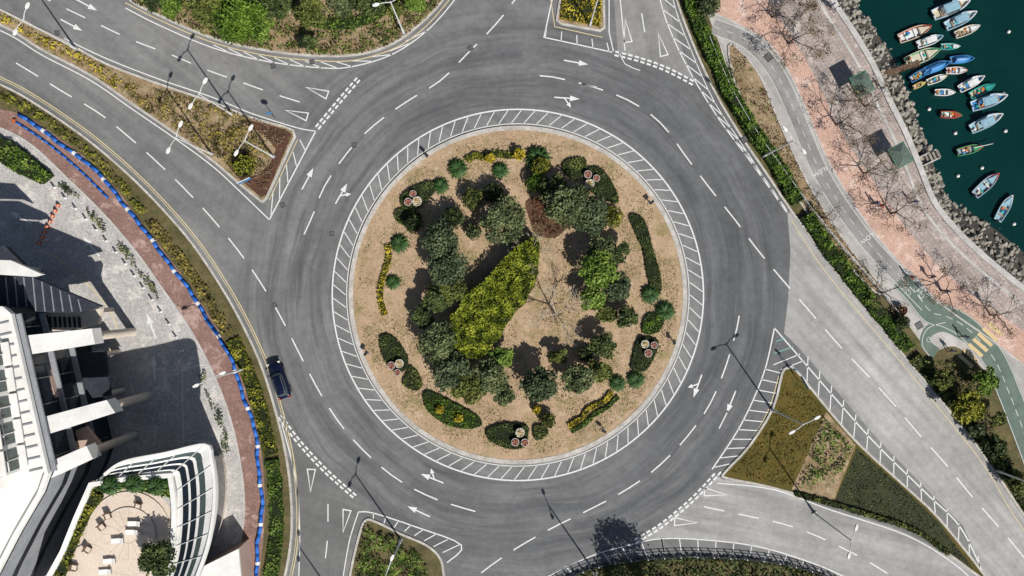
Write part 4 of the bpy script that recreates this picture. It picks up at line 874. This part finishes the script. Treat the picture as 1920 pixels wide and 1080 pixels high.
for k in range(14):
    a=fa+fd*(fl_*(k+.5)/14)-fn*.5; m.ribbon([a,a-fn*1.5],.18,hz+.12,hz)
hb(m,'roof_louvre',M['greyroof'],roof)
def slant(p,zi,zo,th):
    m=MB(); zs=(zi,zo,zo,zi); tp=[WK(x,y,z) for (x,y),z in zip(p,zs)]; bt=[v-Vector((0,0,th)) for v in tp]
    m.loft([bt,tp]); return m,tp
for p,zi,zo in (([(22,632),(172,616),(178,645),(34,668)],12.3,10.4),([(60,788),(200,750),(216,774),(72,820)],12.3,10.0),([(84,870),(162,836),(174,860),(92,898)],12.3,10.6)):
    m,tp=slant(p,zi,zo,1.8); f_=hb(m,'canopy_beam',M['white']); q=(tp[1]+tp[2])/2; q=q+((tp[0]+tp[3])/2-q)*.12
    m=MB(); m.tube((q.x,q.y,.1),(q.x,q.y,zo-1.75),.5,.5,16); hb(m,'column',M['cream'],f_)
for p,z0,z1,mt,nm in (([(-60,512),(60,520),(190,574),(150,586),(20,588),(-60,585)],8.2,8.8,'darkroof','canopy_and_shade_slab'),([(-60,486),(20,488),(78,514),(60,519),(-60,511)],8.9,9.6,'white','canopy_edge'),([(-60,456),(10,462),(44,496),(20,486),(-60,484)],9.7,10.4,'darkroof','canopy_and_shade_slab'),([(36,592),(160,584),(190,578),(184,608),(140,618),(40,626)],6.6,7.2,'cream','porch_roof'),([(60,696),(88,690),(104,745),(70,768)],8.6,9.4,'pinkwall','porch_roof'),([(86,830),(160,800),(186,832),(100,862)],6.4,7.0,'pinkwall','porch_roof'),([(110,668),(196,656),(206,742),(128,752)],3.6,4.1,'darkroof','canopy_and_shade_slab')):  # last slab, between the beams, is added; its dark colour stands for shade
    m=MB(); m.prism(k2(p,z1),z0,z1); hb(m,nm,M[mt])
m=MB()
for k in range(10):
    x=66+k*9; a=k2([(x,594),(x+2,614)],7.35); m.ribbon(a,.28,7.35,7.22)
hb(m,'louvre_panel',M['darkroof'])
m=MB()
for k in range(9):
    x=10+k*17; y=520+max(0,k-3)*8.2; a=k2([(x,y),(x+6,584)],8.9); m.ribbon(a,.1,8.9,8.8)
hb(m,'roof_seam',M['greyroof'])
for x,y in ((184,582),(120,604),(40,504),(196,664),(204,738)):
    q=WK(x,y,3.4); m=MB(); m.tube((q.x,q.y,.1),(q.x,q.y,3.5 if y>650 else 6.5),.3,.3,12); hb(m,'column',M['cream'])
# ------------------------------------------------------------ terrace building
tr=empty('terrace_building',WK(240,1000,0),0,'low curved glass building with a round roof terrace at lower left','building'); HO=tr.location.copy(); HP=tr
z=11.0
inn=k2([(60,1250),(92,1090),(125,1030),(150,968),(178,905)],z)+k2(cat([(178,905),(250,894),(325,888)],3)[1:],z)+k2(cat([(325,888),(332,940),(331,1000),(322,1060),(300,1120),(250,1250)],4)[1:],z)
m=MB(); m.prism(inn,.1,z); hb(m,'wall',M['shaded_wall'])
m=MB(); m.flat(inn,z+.01); hb(m,'roof',M['concrete'])
m=MB(); m.ribbon(inn,.5,z+.9,z,True); hb(m,'parapet',M['white'])
ie=cat([(172,912),(178,903),(250,894),(318,888),(330,905),(333,945),(332,1000),(324,1060),(300,1130)],6)
oe=cat([(196,890),(232,866),(310,850),(384,834),(396,858),(402,905),(400,965),(386,1035),(350,1130)],6)
ie=resamp(ie,num=60); oe=resamp(oe,num=60)
Z0,Z1=11.5,12.8
def lvl(t):
    zz=Z0+(Z1-Z0)*t; return [WK(*ie[i].lerp(oe[i],t),zz) for i in range(60)]
ts=[0,.14,.30,.36,.52,.60,.76,.82,1.0]; lv=[lvl(t) for t in ts]
for j in range(8):
    m=MB()
    for i in range(59): m.add([lv[j][i],lv[j][i+1],lv[j+1][i+1],lv[j+1][i]],[(0,1,2,3)])
    hb(m,'canopy_strip',M[['white','glass','white','glass','white','glass_green','white','white'][j]])
for i in range(3,60,5):
    m=MB(); m.tube(lv[0][i]+Vector((0,0,.04)),lv[-1][i]+Vector((0,0,.04)),.045,.045,5); hb(m,'canopy_rib',M['steel'])
rim=[p.to_2d() for p in lv[-1]]; m=MB(); m.ribbon(rim,.3,Z1+.12,Z1-.4); hb(m,'fascia',M['white'])
fcd=[WK(*ie[i].lerp(oe[i],.9),12.2).to_2d() for i in range(60)]; cc=WK(250,1050,0).to_2d()
for zb,zt,mt in ((.1,1.2,'cream'),(1.2,4.6,'glass'),(4.6,5.2,'white'),(5.2,8.8,'glass'),(8.8,9.3,'white'),(9.3,12.0,'glass_green')):
    m=MB(); f0=lambda p,zv: cc+(p-cc)*(.80+.011*zv)
    for i in range(59):
        a,b_=fcd[i],fcd[i+1]; m.add([(*f0(a,zb),zb),(*f0(b_,zb),zb),(*f0(b_,zt),zt),(*f0(a,zt),zt)],[(0,1,2,3)])
    hb(m,'facade_band',M[mt])
c=WK(243,1000,z).to_2d(); c2=WK(168,1056,z).to_2d()
for k,(r_,dz) in enumerate(((5.3,.02),(4.6,.14),(2.9,.26))):
    m=MB(); m.prism(circ(c.x,c.y,r_,40),z+.012,z+dz+.01); hb(m,'terrace_deck',M['beige'])
m=MB(); m.prism(circ(c2.x,c2.y,3.3,32),z+.012,z+.05); m.v=m.v; hb(m,'terrace_deck',M['beige'])
m=MB(); m.prism(circ(c2.x,c2.y,2.2,32),z+.052,z+.17); hb(m,'terrace_deck',M['beige'])
m=MB()
for a in range(16):
    t=a*PI/8; m.ribbon([(c.x+1.0*math.cos(t),c.y+1.0*math.sin(t)),(c.x+2.85*math.cos(t),c.y+2.85*math.sin(t))],.05,z+.275)
m.ribbon(circ(c.x,c.y,1.0,24),.05,z+.276,closed=True); hb(m,'deck_joint',M['pinkwall'])
m=MB(); m.ribbon(circ(c.x,c.y,2.9,40),.1,z+.285,z+.26,True); m.ribbon(circ(c.x,c.y,4.6,40),.1,z+.165,z+.14,True); hb(m,'deck_edge',M['cream'])
bed('hedge','green planting along the upper edge of the roof terrace','hedge',k2([(184,912),(250,900),(318,896),(324,930),(300,925),(240,912),(200,922)],z),.7,F['bg'],z0=z+.02,dens=35)
bed('hedge','yellow green planting down the left edge of the roof terrace','hedge',k2([(178,915),(196,930),(172,965),(150,1010),(122,1085),(100,1120),(98,1090),(128,1035),(154,970)],z),.6,F['yg'],z0=z+.02,dens=35)
t_=tree(296,1046,34,3.4,'dk','dense dark tree on the roof terrace',z0=z+.02,n=2200); t_.location=Vector((*WK(298,1048,z+2.2).to_2d(),z+.02))
for (x,y,l) in ((205,912,'left'),(248,908,'middle'),(290,912,'right')):
    o=dup(cy); o.location=Vector((*WK(x,y,z+1.3).to_2d(),z+.5)); o.scale=(1.0,1.0,1.6); o.name='small_palm'; tag(o,'small palm at the %s of the roof terrace planting'%l,'palm','small palms on the roof terrace')
def lounge(px,py,a,dz,label):
    t=empty('lounge_chair',WK(px,py,z+dz),R(a),label,'chair','brown chairs on the roof terrace'); t.scale=(.85,.85,.85); m=MB(); m.box((0,0,.32),(.75,.75,.16)); m.build('seat',M['brownwood'],t); m=MB(); m.box((0,.38,.62),(.8,.14,.5)); m.build('backrest',M['brownwood'],t)
    m=MB(); m.box((0,-.03,.42),(.6,.6,.07)); m.build('cushion',M['cream'],t)
    for s in (-1,1):
        m=MB(); m.box((s*.4,0,.5),(.1,.7,.08)); m.build('armrest',M['brownwood'],t)
        for y in (-.3,.3): m=MB(); m.box((s*.33,y,.12),(.07,.07,.24)); m.build('leg',M['brownwood'],t)
def sunbed(px,py,a,dz,label):
    t=empty('sunbed',WK(px,py,z+dz),R(a),label,'sunbed','white sunbeds on the roof terrace'); t.scale=(.9,.75,.85); m=MB(); m.box((0,0,.28),(1.5,.8,.06)); m.build('frame',M['greysteel'],t); m=MB(); m.box((-.2,0,.38),(1.1,.72,.13)); m.box((.5,0,.50),(.6,.72,.1),tilt=.5); m.build('cushion',M['white'],t)
    for x in (-.6,.6):
        for y in (-.3,.3): m=MB(); m.box((x,y,.13),(.06,.06,.25)); m.build('leg',M['greysteel'],t)
lounge(205,966,20,.15,'brown chair at the upper left of the round terrace'); lounge(194,986,40,.15,'brown chair just below the upper left one'); lounge(168,1028,60,.06,'brown chair on the smaller lower deck'); lounge(142,1062,80,.18,'brown chair at the left edge of the smaller deck'); lounge(262,946,-20,.15,'brown chair near the top of the round terrace')
sunbed(254,980,0,.28,'white sunbed in the middle of the round terrace'); sunbed(223,1012,5,.28,'white sunbed left of the dark terrace tree'); sunbed(208,1050,5,.15,'white sunbed below on the roof terrace'); sunbed(250,996,0,.28,'white sunbed just below the middle one'); sunbed(200,1070,5,.06,'lowest white sunbed on the roof terrace')
an=empty('annex_building',WK(418,1060,0),0,'low white flat roofed annex at the bottom beside the footpath','building'); HO=an.location.copy(); HP=an
pp=k2([(384,1060),(448,1028),(455,1100),(400,1160),(360,1120)],3.6); m=MB(); m.prism(pp,.1,3.5); hb(m,'wall',M['pinkwall'])
m=MB(); m.prism(pp,3.51,3.8); hb(m,'roof',M['white'])
# ------------------------------------------------------------ shelters, jetty, steps
def shelter(px,py,a,label,w=2.6,d=2.1):
    t=empty('shelter',W(px,py,.136),R(a),label,'shelter','green roofed shelters on the promenade')
    m=MB(); r=[(-w/2,-d/2),(w/2,-d/2),(w/2,d/2),(-w/2,d/2)]
    m.loft([[(x,y,2.4) for x,y in r],[(x,y,2.5) for x,y in r],[(x*.35,y*.1,2.85) for x,y in r]]); rf=m.build('roof',M['greenmetal'],t)
    m=MB(); m.ribbon(r,.08,2.52,2.36,True); m.build('gutter',M['gutter'],rf)
    for x,y in r: m=MB(); m.tube((x*.88,y*.88,0),(x*.88,y*.88,2.4),.05); m.build('post',M['gutter'],t)
    m=MB(); m.box((0,.2,.42),(1.8,.4,.06)); m.box((-.8,.2,.2),(.06,.36,.4)); m.box((.8,.2,.2),(.06,.36,.4)); m.build('bench',M['brownwood'],t)
shelter(1598,168,-62,'green roofed shelter on the promenade near the boats, the upper of two'); shelter(1668,298,-62,'green roofed shelter on the promenade, the lower of two')
gw=empty('jetty',WK(1692,128,-1),R(18),'narrow wooden jetty from the rocks to the moored boats','jetty')
m=MB()
for i in range(13): m.box((-2.2+i*.36,0,0),(.3,.7,.06))
m.build('deck',M['brownwood'],gw)
for s in (-1,1):
    for x in (-2.0,0,2.0): m=MB(); m.tube((x,s*.38,-2.4),(x,s*.38,.3),.06); m.build('pile',M['bark'],gw)
st=empty('sea_steps',WK(1742,296,-.6),R(-65),'concrete steps from the sea wall down to the water','steps')
m=MB()
for i in range(7): m.box((0,.9-i*.32,.5-i*.3),(1.0,.34,.3))
m.build('treads',M['rock'],st); m=MB(); m.box((-.58,0,-.3),(.14,2.6,.6)); m.box((.58,0,-.3),(.14,2.6,.6)); m.build('side_walls',M['concrete'],st)
# ------------------------------------------------------------ boats
def plan(L,B,z,n=9):
    up=[]
    for i in range(n):
        u=i/(n-1); x=-L/2+L*u; w=B/2*(.82+.18*math.sin(min(1,u*2)*PI/2))*(1 if u<.5 else math.cos((u-.5)/.5*PI/2*.97)**.75)
        up.append((x,w,z))
    return up+[(x,-w,z) for x,w,z in reversed(up)]
def boat(px,py,Lpx,ang,hull,deck,kind,label,cover=None):
    L=Lpx/S*.99; B=L*.32; p=WK(px,py,-2.3); p.z=-2.5
    t=empty('boat',p,R(ang),label,'boat','small fishing boats moored in the harbour')
    def sheer(pts): return [(x,y,zz+.16*max(0,x/(L/2))**2) for x,y,zz in pts]
    m=MB(); m.loft([plan(L*.9,B*.72,-.15),sheer(plan(L,B,.42)),sheer(plan(L*.94,B*.86,.43)),plan(L*.9,B*.78,.16)]); h=m.build('hull',BM[hull],t)
    m=MB(); m.ribbon([q[:2] for q in plan(L,B,0)],.09,.47,.36,True); m.build('gunwale',BM[cover or deck],h)
    m=MB(); m.flat([q[:2] for q in plan(L*.88,B*.76,.2)],.2); m.build('deck',BM[deck],t)
    for x in (-.28,0,.26): m=MB(); m.box((x*L,0,.34),(.2,B*.8*(1-.5*max(0,x)),.05)); m.build('bench',BM['wood' if kind!='cuddy' else 'white'],t)
    if kind in('cabin','canopy'):
        w=L*.36; m=MB()
        if kind=='cabin': m.loft([[(x*w-.08*L,y*B*.6,.3) for x,y in ((-.5,-.5),(.5,-.45),(.5,.45),(-.5,.5))],[(x*w*.9-.08*L,y*B*.55,1.15) for x,y in ((-.5,-.5),(.5,-.45),(.5,.45),(-.5,.5))]])
        else: [m.tube((x*w-.08*L,y*B*.55,.3),(x*w-.08*L,y*B*.55,1.2),.03) for x in(-.45,.45) for y in(-.5,.5)]
        c=m.build('cabin' if kind=='cabin' else 'canopy_frame',BM['white'],t)
        m=MB(); m.box((-.08*L,0,1.2),(w*1.08,B*.72,.07)); m.box((-.08*L,0,1.25),(w*.9,B*.5,.05)); m.build('cabin_roof',BM[cover or 'ltblue'],c)
        if kind=='cabin':
            m=MB(); m.box((-.08*L+w*.47,0,.85),(.04,B*.4,.3)); m.build('window',M['glass'],c)
    if kind=='tarp':
        m=MB(); m.loft([[(x*.7,y*.97,.48) for x,y,_ in plan(L*.98,B,0)],[(x*.62,y*.5,.75) for x,y,_ in plan(L*.98,B,0)],[(x*.55,y*.06,.86) for x,y,_ in plan(L*.98,B,0)]]); m.build('tarpaulin',BM[cover or 'blue'],t)
    if kind in('open','cuddy'):
        m=MB(); m.loft([[(L*.12,-B*.38,.4),(L*.12,B*.38,.4),(L*.44,.05,.55),(L*.44,-.05,.55)],[(L*.14,-B*.3,.52),(L*.14,B*.3,.52),(L*.42,.04,.62),(L*.42,-.04,.62)]]); m.build('fore_deck',BM[cover or hull],t)
    for k in range(4):
        m=MB(); x=random.uniform(-.4,.08)*L; y=random.uniform(-.22,.22)*B
        if k%2: m.lathe([(.12,0),(.2,.05),(.2,.14),(.1,.2)],c=(x,y,.24),n=9)
        else: m.box((x,y,.34),(.34,.26,.22),random.uniform(0,1))
        m.build('fish_box' if k%2==0 else 'coiled_net',BM[random.choice(['orange','white','blue','wood','cream','teal'])],t)
    m=MB(); m.box((-L*.5-.08,0,.45),(.22,.22,.35)); m.box((-L*.5-.14,0,.05),(.1,.08,.6)); m.build('outboard_motor',M['black'],t)
    m=MB(); m.tube((L*.2,B*.47,.3),(L*.2,B*.56,.3),.15,.15,9); m.build('tyre_fender',M['black'],t)
BT=[(1782,16,76,22,'white','cream','cabin','long white boat with pale blue cabin roof at the top edge of the harbour','ltblue'),(1714,62,66,22,'red','white','cuddy','white decked boat with red hull nearest the rocks in the upper row','cream'),(1800,37,66,26,'white','ltblue','canopy','light blue boat just below the long one at the top edge','ltblue'),(1742,77,52,20,'ltblue','white','canopy','light blue boat right of the red hulled one','white'),(1812,58,50,22,'white','cream','open','plain white open boat at the right of the third row',None),(1780,88,36,0,'white','teal','open','small white boat with teal deck in the middle of the crowd',None),(1728,106,72,22,'green','cream','cuddy','long cream boat with green hull beside the wooden jetty','cream'),(1802,112,46,5,'blue','ltblue','tarp','blue boat under a blue cover at the right of the crowd','blue'),(1755,126,52,22,'blue','blue','tarp','deep blue covered boat in the middle of the crowd','blue'),(1792,133,40,2,'red','white','cuddy','small white boat with red rim below the blue covered one','white'),(1724,140,44,30,'navy','cream','open','dark blue boat near the rocks below the jetty','blue'),(1755,149,40,20,'yellow','white','open','small white boat with yellow hull near the rocks','white'),(1722,160,26,25,'yellow','yellow','open','tiny yellow dinghy closest to the rocks',None),(1820,156,54,28,'white','blue','canopy','white and blue boat with a light roof, left of the teal one','white'),(1840,170,52,25,'teal','cream','open','teal boat with cream deck at the right of the crowd','teal'),(1770,174,38,0,'white','grey','cuddy','small white boat alone below the crowd','white'),(1853,190,72,18,'white','blue','canopy','long white boat with pale blue roof, lowest of the right hand row','ltblue'),(1782,216,40,-3,'green','white','cuddy','small green boat with white deck','red'),(1848,229,68,26,'white','ltblue','canopy','white boat with pale roof below the long lowest row boat','ltblue'),(1817,281,50,14,'red','ltblue','open','small red hulled boat with a boathook sticking out','green'),(1848,346,62,42,'red','ltblue','cuddy','red and blue boat in the lower harbour','ltblue'),(1882,390,56,60,'white','ltblue','open','light blue open boat lowest in the harbour','ltblue')]
for b_ in BT: boat(*b_)
bh=empty('boathook',WK(1836,275,-1.9),R(12),'long white pole laid across the small red hulled boat','pole'); m=MB(); m.tube((-.8,0,.1),(1.6,0,.2),.035); m.build('shaft',M['white'],bh); m=MB(); m.tube((1.6,0,.2),(1.75,.1,.2),.04); m.build('hook',M['greysteel'],bh)
by=empty('buoy',(0,0,0)); m=MB(); m.lathe([(.05,-.1),(.2,0),(.24,.12),(.18,.26),(.05,.32)],n=10); m.build('float',M['white'],by,True); m=MB(); m.tube((0,0,.3),(0,0,.42),.03); m.build('ring',M['greysteel'],by)
for i,(x,y,l) in enumerate(((1880,176,'right of the lowest row boat'),(1884,246,'right of the white boat with pale roof'),(1741,205,'left of the small green boat'),(1790,250,'above the small red hulled boat'),(1840,315,'above the red and blue boat'),(1795,330,'near the rocks in the lower harbour'),(1890,60,'in open water at upper right'),(1900,420,'at the lower right of the harbour'))):
    o=by if i==0 else dup(by); o.location=WK(x,y,-2.5); tag(o,'white mooring buoy '+l,'buoy','white mooring buoys')
# ------------------------------------------------------------ people
SK=plain('skin',(.5,.32,.22),.6)
def person(shirt,trous,hair,st=.22):
    V=[(0,0,.92),(0,0,1.15),(0,0,1.4),(0,0,1.5),(0,.01,1.6),(0,0,1.68)]; Rr=[.13,.12,.12,.05,.085,.06]; Ed=[(0,1),(1,2),(2,3),(3,4),(4,5)]
    def ch(par,pts):
        for (c,r) in pts: V.append(c); Rr.append(r); Ed.append((par,len(V)-1)); par=len(V)-1
        return par
    for s in (-1,1):
        k=s*st
        ch(0,[((s*.1,0,.86),.095),((s*.1,k*.55,.48),.06),((s*.1,k*.6-.08,.1),.045),((s*.11,k*.6+.1,.035),.035)])
        hd=ch(2,[((s*.19,0,1.38),.06),((s*.24,-k*.4,1.12),.045),((s*.24,-k*.4+.12,.9),.035),((s*.24,-k*.4+.15,.84),.03)])
        for f in range(5): ch(hd,[((s*.24+(f-2)*.016,-k*.4+.16+(.02 if f==0 else 0),.80),.008),((s*.24+(f-2)*.018,-k*.4+.17+(.03 if f==0 else 0),.75 if f else .78),.007)])
    ch(4,[((0,.095,1.6),.015)])
    me=bpy.data.meshes.new('body'); me.from_pydata(V,Ed,[]); o=bpy.data.objects.new('tmp',me); COL.objects.link(o); o.modifiers.new('s','SKIN')
    for i,v in enumerate(me.skin_vertices[0].data): v.radius=(Rr[i]*(1.35 if i in(0,1,2) else 1),Rr[i]); v.use_root=(i==0)
    o.modifiers.new('ss','SUBSURF').levels=1
    dg=bpy.context.evaluated_depsgraph_get(); nm=bpy.data.meshes.new_from_object(o.evaluated_get(dg)); bpy.data.objects.remove(o)
    nm.materials.clear()
    for mm in (SK,shirt,trous,M['black']): nm.materials.append(mm)
    for p in nm.polygons:
        zc=p.center.z; xx=abs(p.center.x); p.material_index=3 if zc<.09 else (2 if zc<.93 and not xx>.19 else (1 if zc<1.47 and not (xx>.19 and zc<1.05) else 0)); p.use_smooth=True
    t=empty('person',(0,0,0)); b=bpy.data.objects.new('body',nm); COL.objects.link(b); b.parent=t
    m=MB(); m.lathe([(.095,1.6),(.105,1.66),(.08,1.73),(.03,1.755)],c=(0,-.015,0),n=10); m.build('hair',hair,t,True); return t
PR=[person(BM['white'],BM['navy'],M['black']),person(BM['navy'],M['black'],M['black'],.26),person(BM['red'],BM['grey'],M['black'],.18)]
sn=['white shirt and navy trousers','navy top and black trousers','red top and grey trousers']; us=set()
for x,y,k,a,l in ((1553,16,1,40,'at the top edge of the promenade'),(1562,22,0,40,'near the top edge of the promenade'),(1636,382,1,130,'on the middle of the pink path'),(1644,388,2,130,'on the middle of the pink path'),(1706,380,1,-30,'on the paving near the rocks'),(1738,519,1,60,'crossing the pink promenade at right'),(1766,547,0,60,'on the pink promenade at right'),(1700,520,2,120,'near the bicycle symbols'),(1776,656,1,10,'beside the green cycle path bend'),(1650,168,0,-50,'near the upper green shelter'),(1800,630,1,-40,'at the beige striped crossing'),(1840,566,0,-130,'near the sea wall at right')):
    s=PR[k]; o=dup(s) if k in us else s; us.add(k); o.location=W(x,y,.14); o.rotation_euler=(0,0,R(a)); tag(o,'person in %s %s'%(sn[k],l),'person','people on the waterfront')
# ------------------------------------------------------------ light, world, camera
sc=bpy.context.scene; w=bpy.data.worlds.new('World'); sc.world=w; w.use_nodes=True; nt=w.node_tree
sky=nt.nodes.new('ShaderNodeTexSky'); sky.sky_type='NISHITA'; sky.sun_disc=False; sky.sun_elevation=R(45); sky.sun_rotation=R(145)
bg=nt.nodes['Background']; bg.inputs[1].default_value=.06; nt.links.new(sky.outputs[0],bg.inputs[0])
sl=bpy.data.lights.new('sun','SUN'); sl.energy=5.0; sl.angle=R(.5); sl.color=(1,.965,.91); so=bpy.data.objects.new('sun',sl); COL.objects.link(so)
so.rotation_euler=Vector((-.57,.82,-1.0)).to_track_quat('-Z','Y').to_euler(); so.location=(30,-50,80)
cam=bpy.data.cameras.new('camera'); co=bpy.data.objects.new('camera',cam); COL.objects.link(co); co.location=(0,0,H); co.rotation_euler=(0,0,0); cam.sensor_width=36; cam.lens=18*H/64; cam.clip_end=3000; sc.camera=co
sc.view_settings.view_transform='Standard'; sc.view_settings.look='None'; sc.view_settings.exposure=0
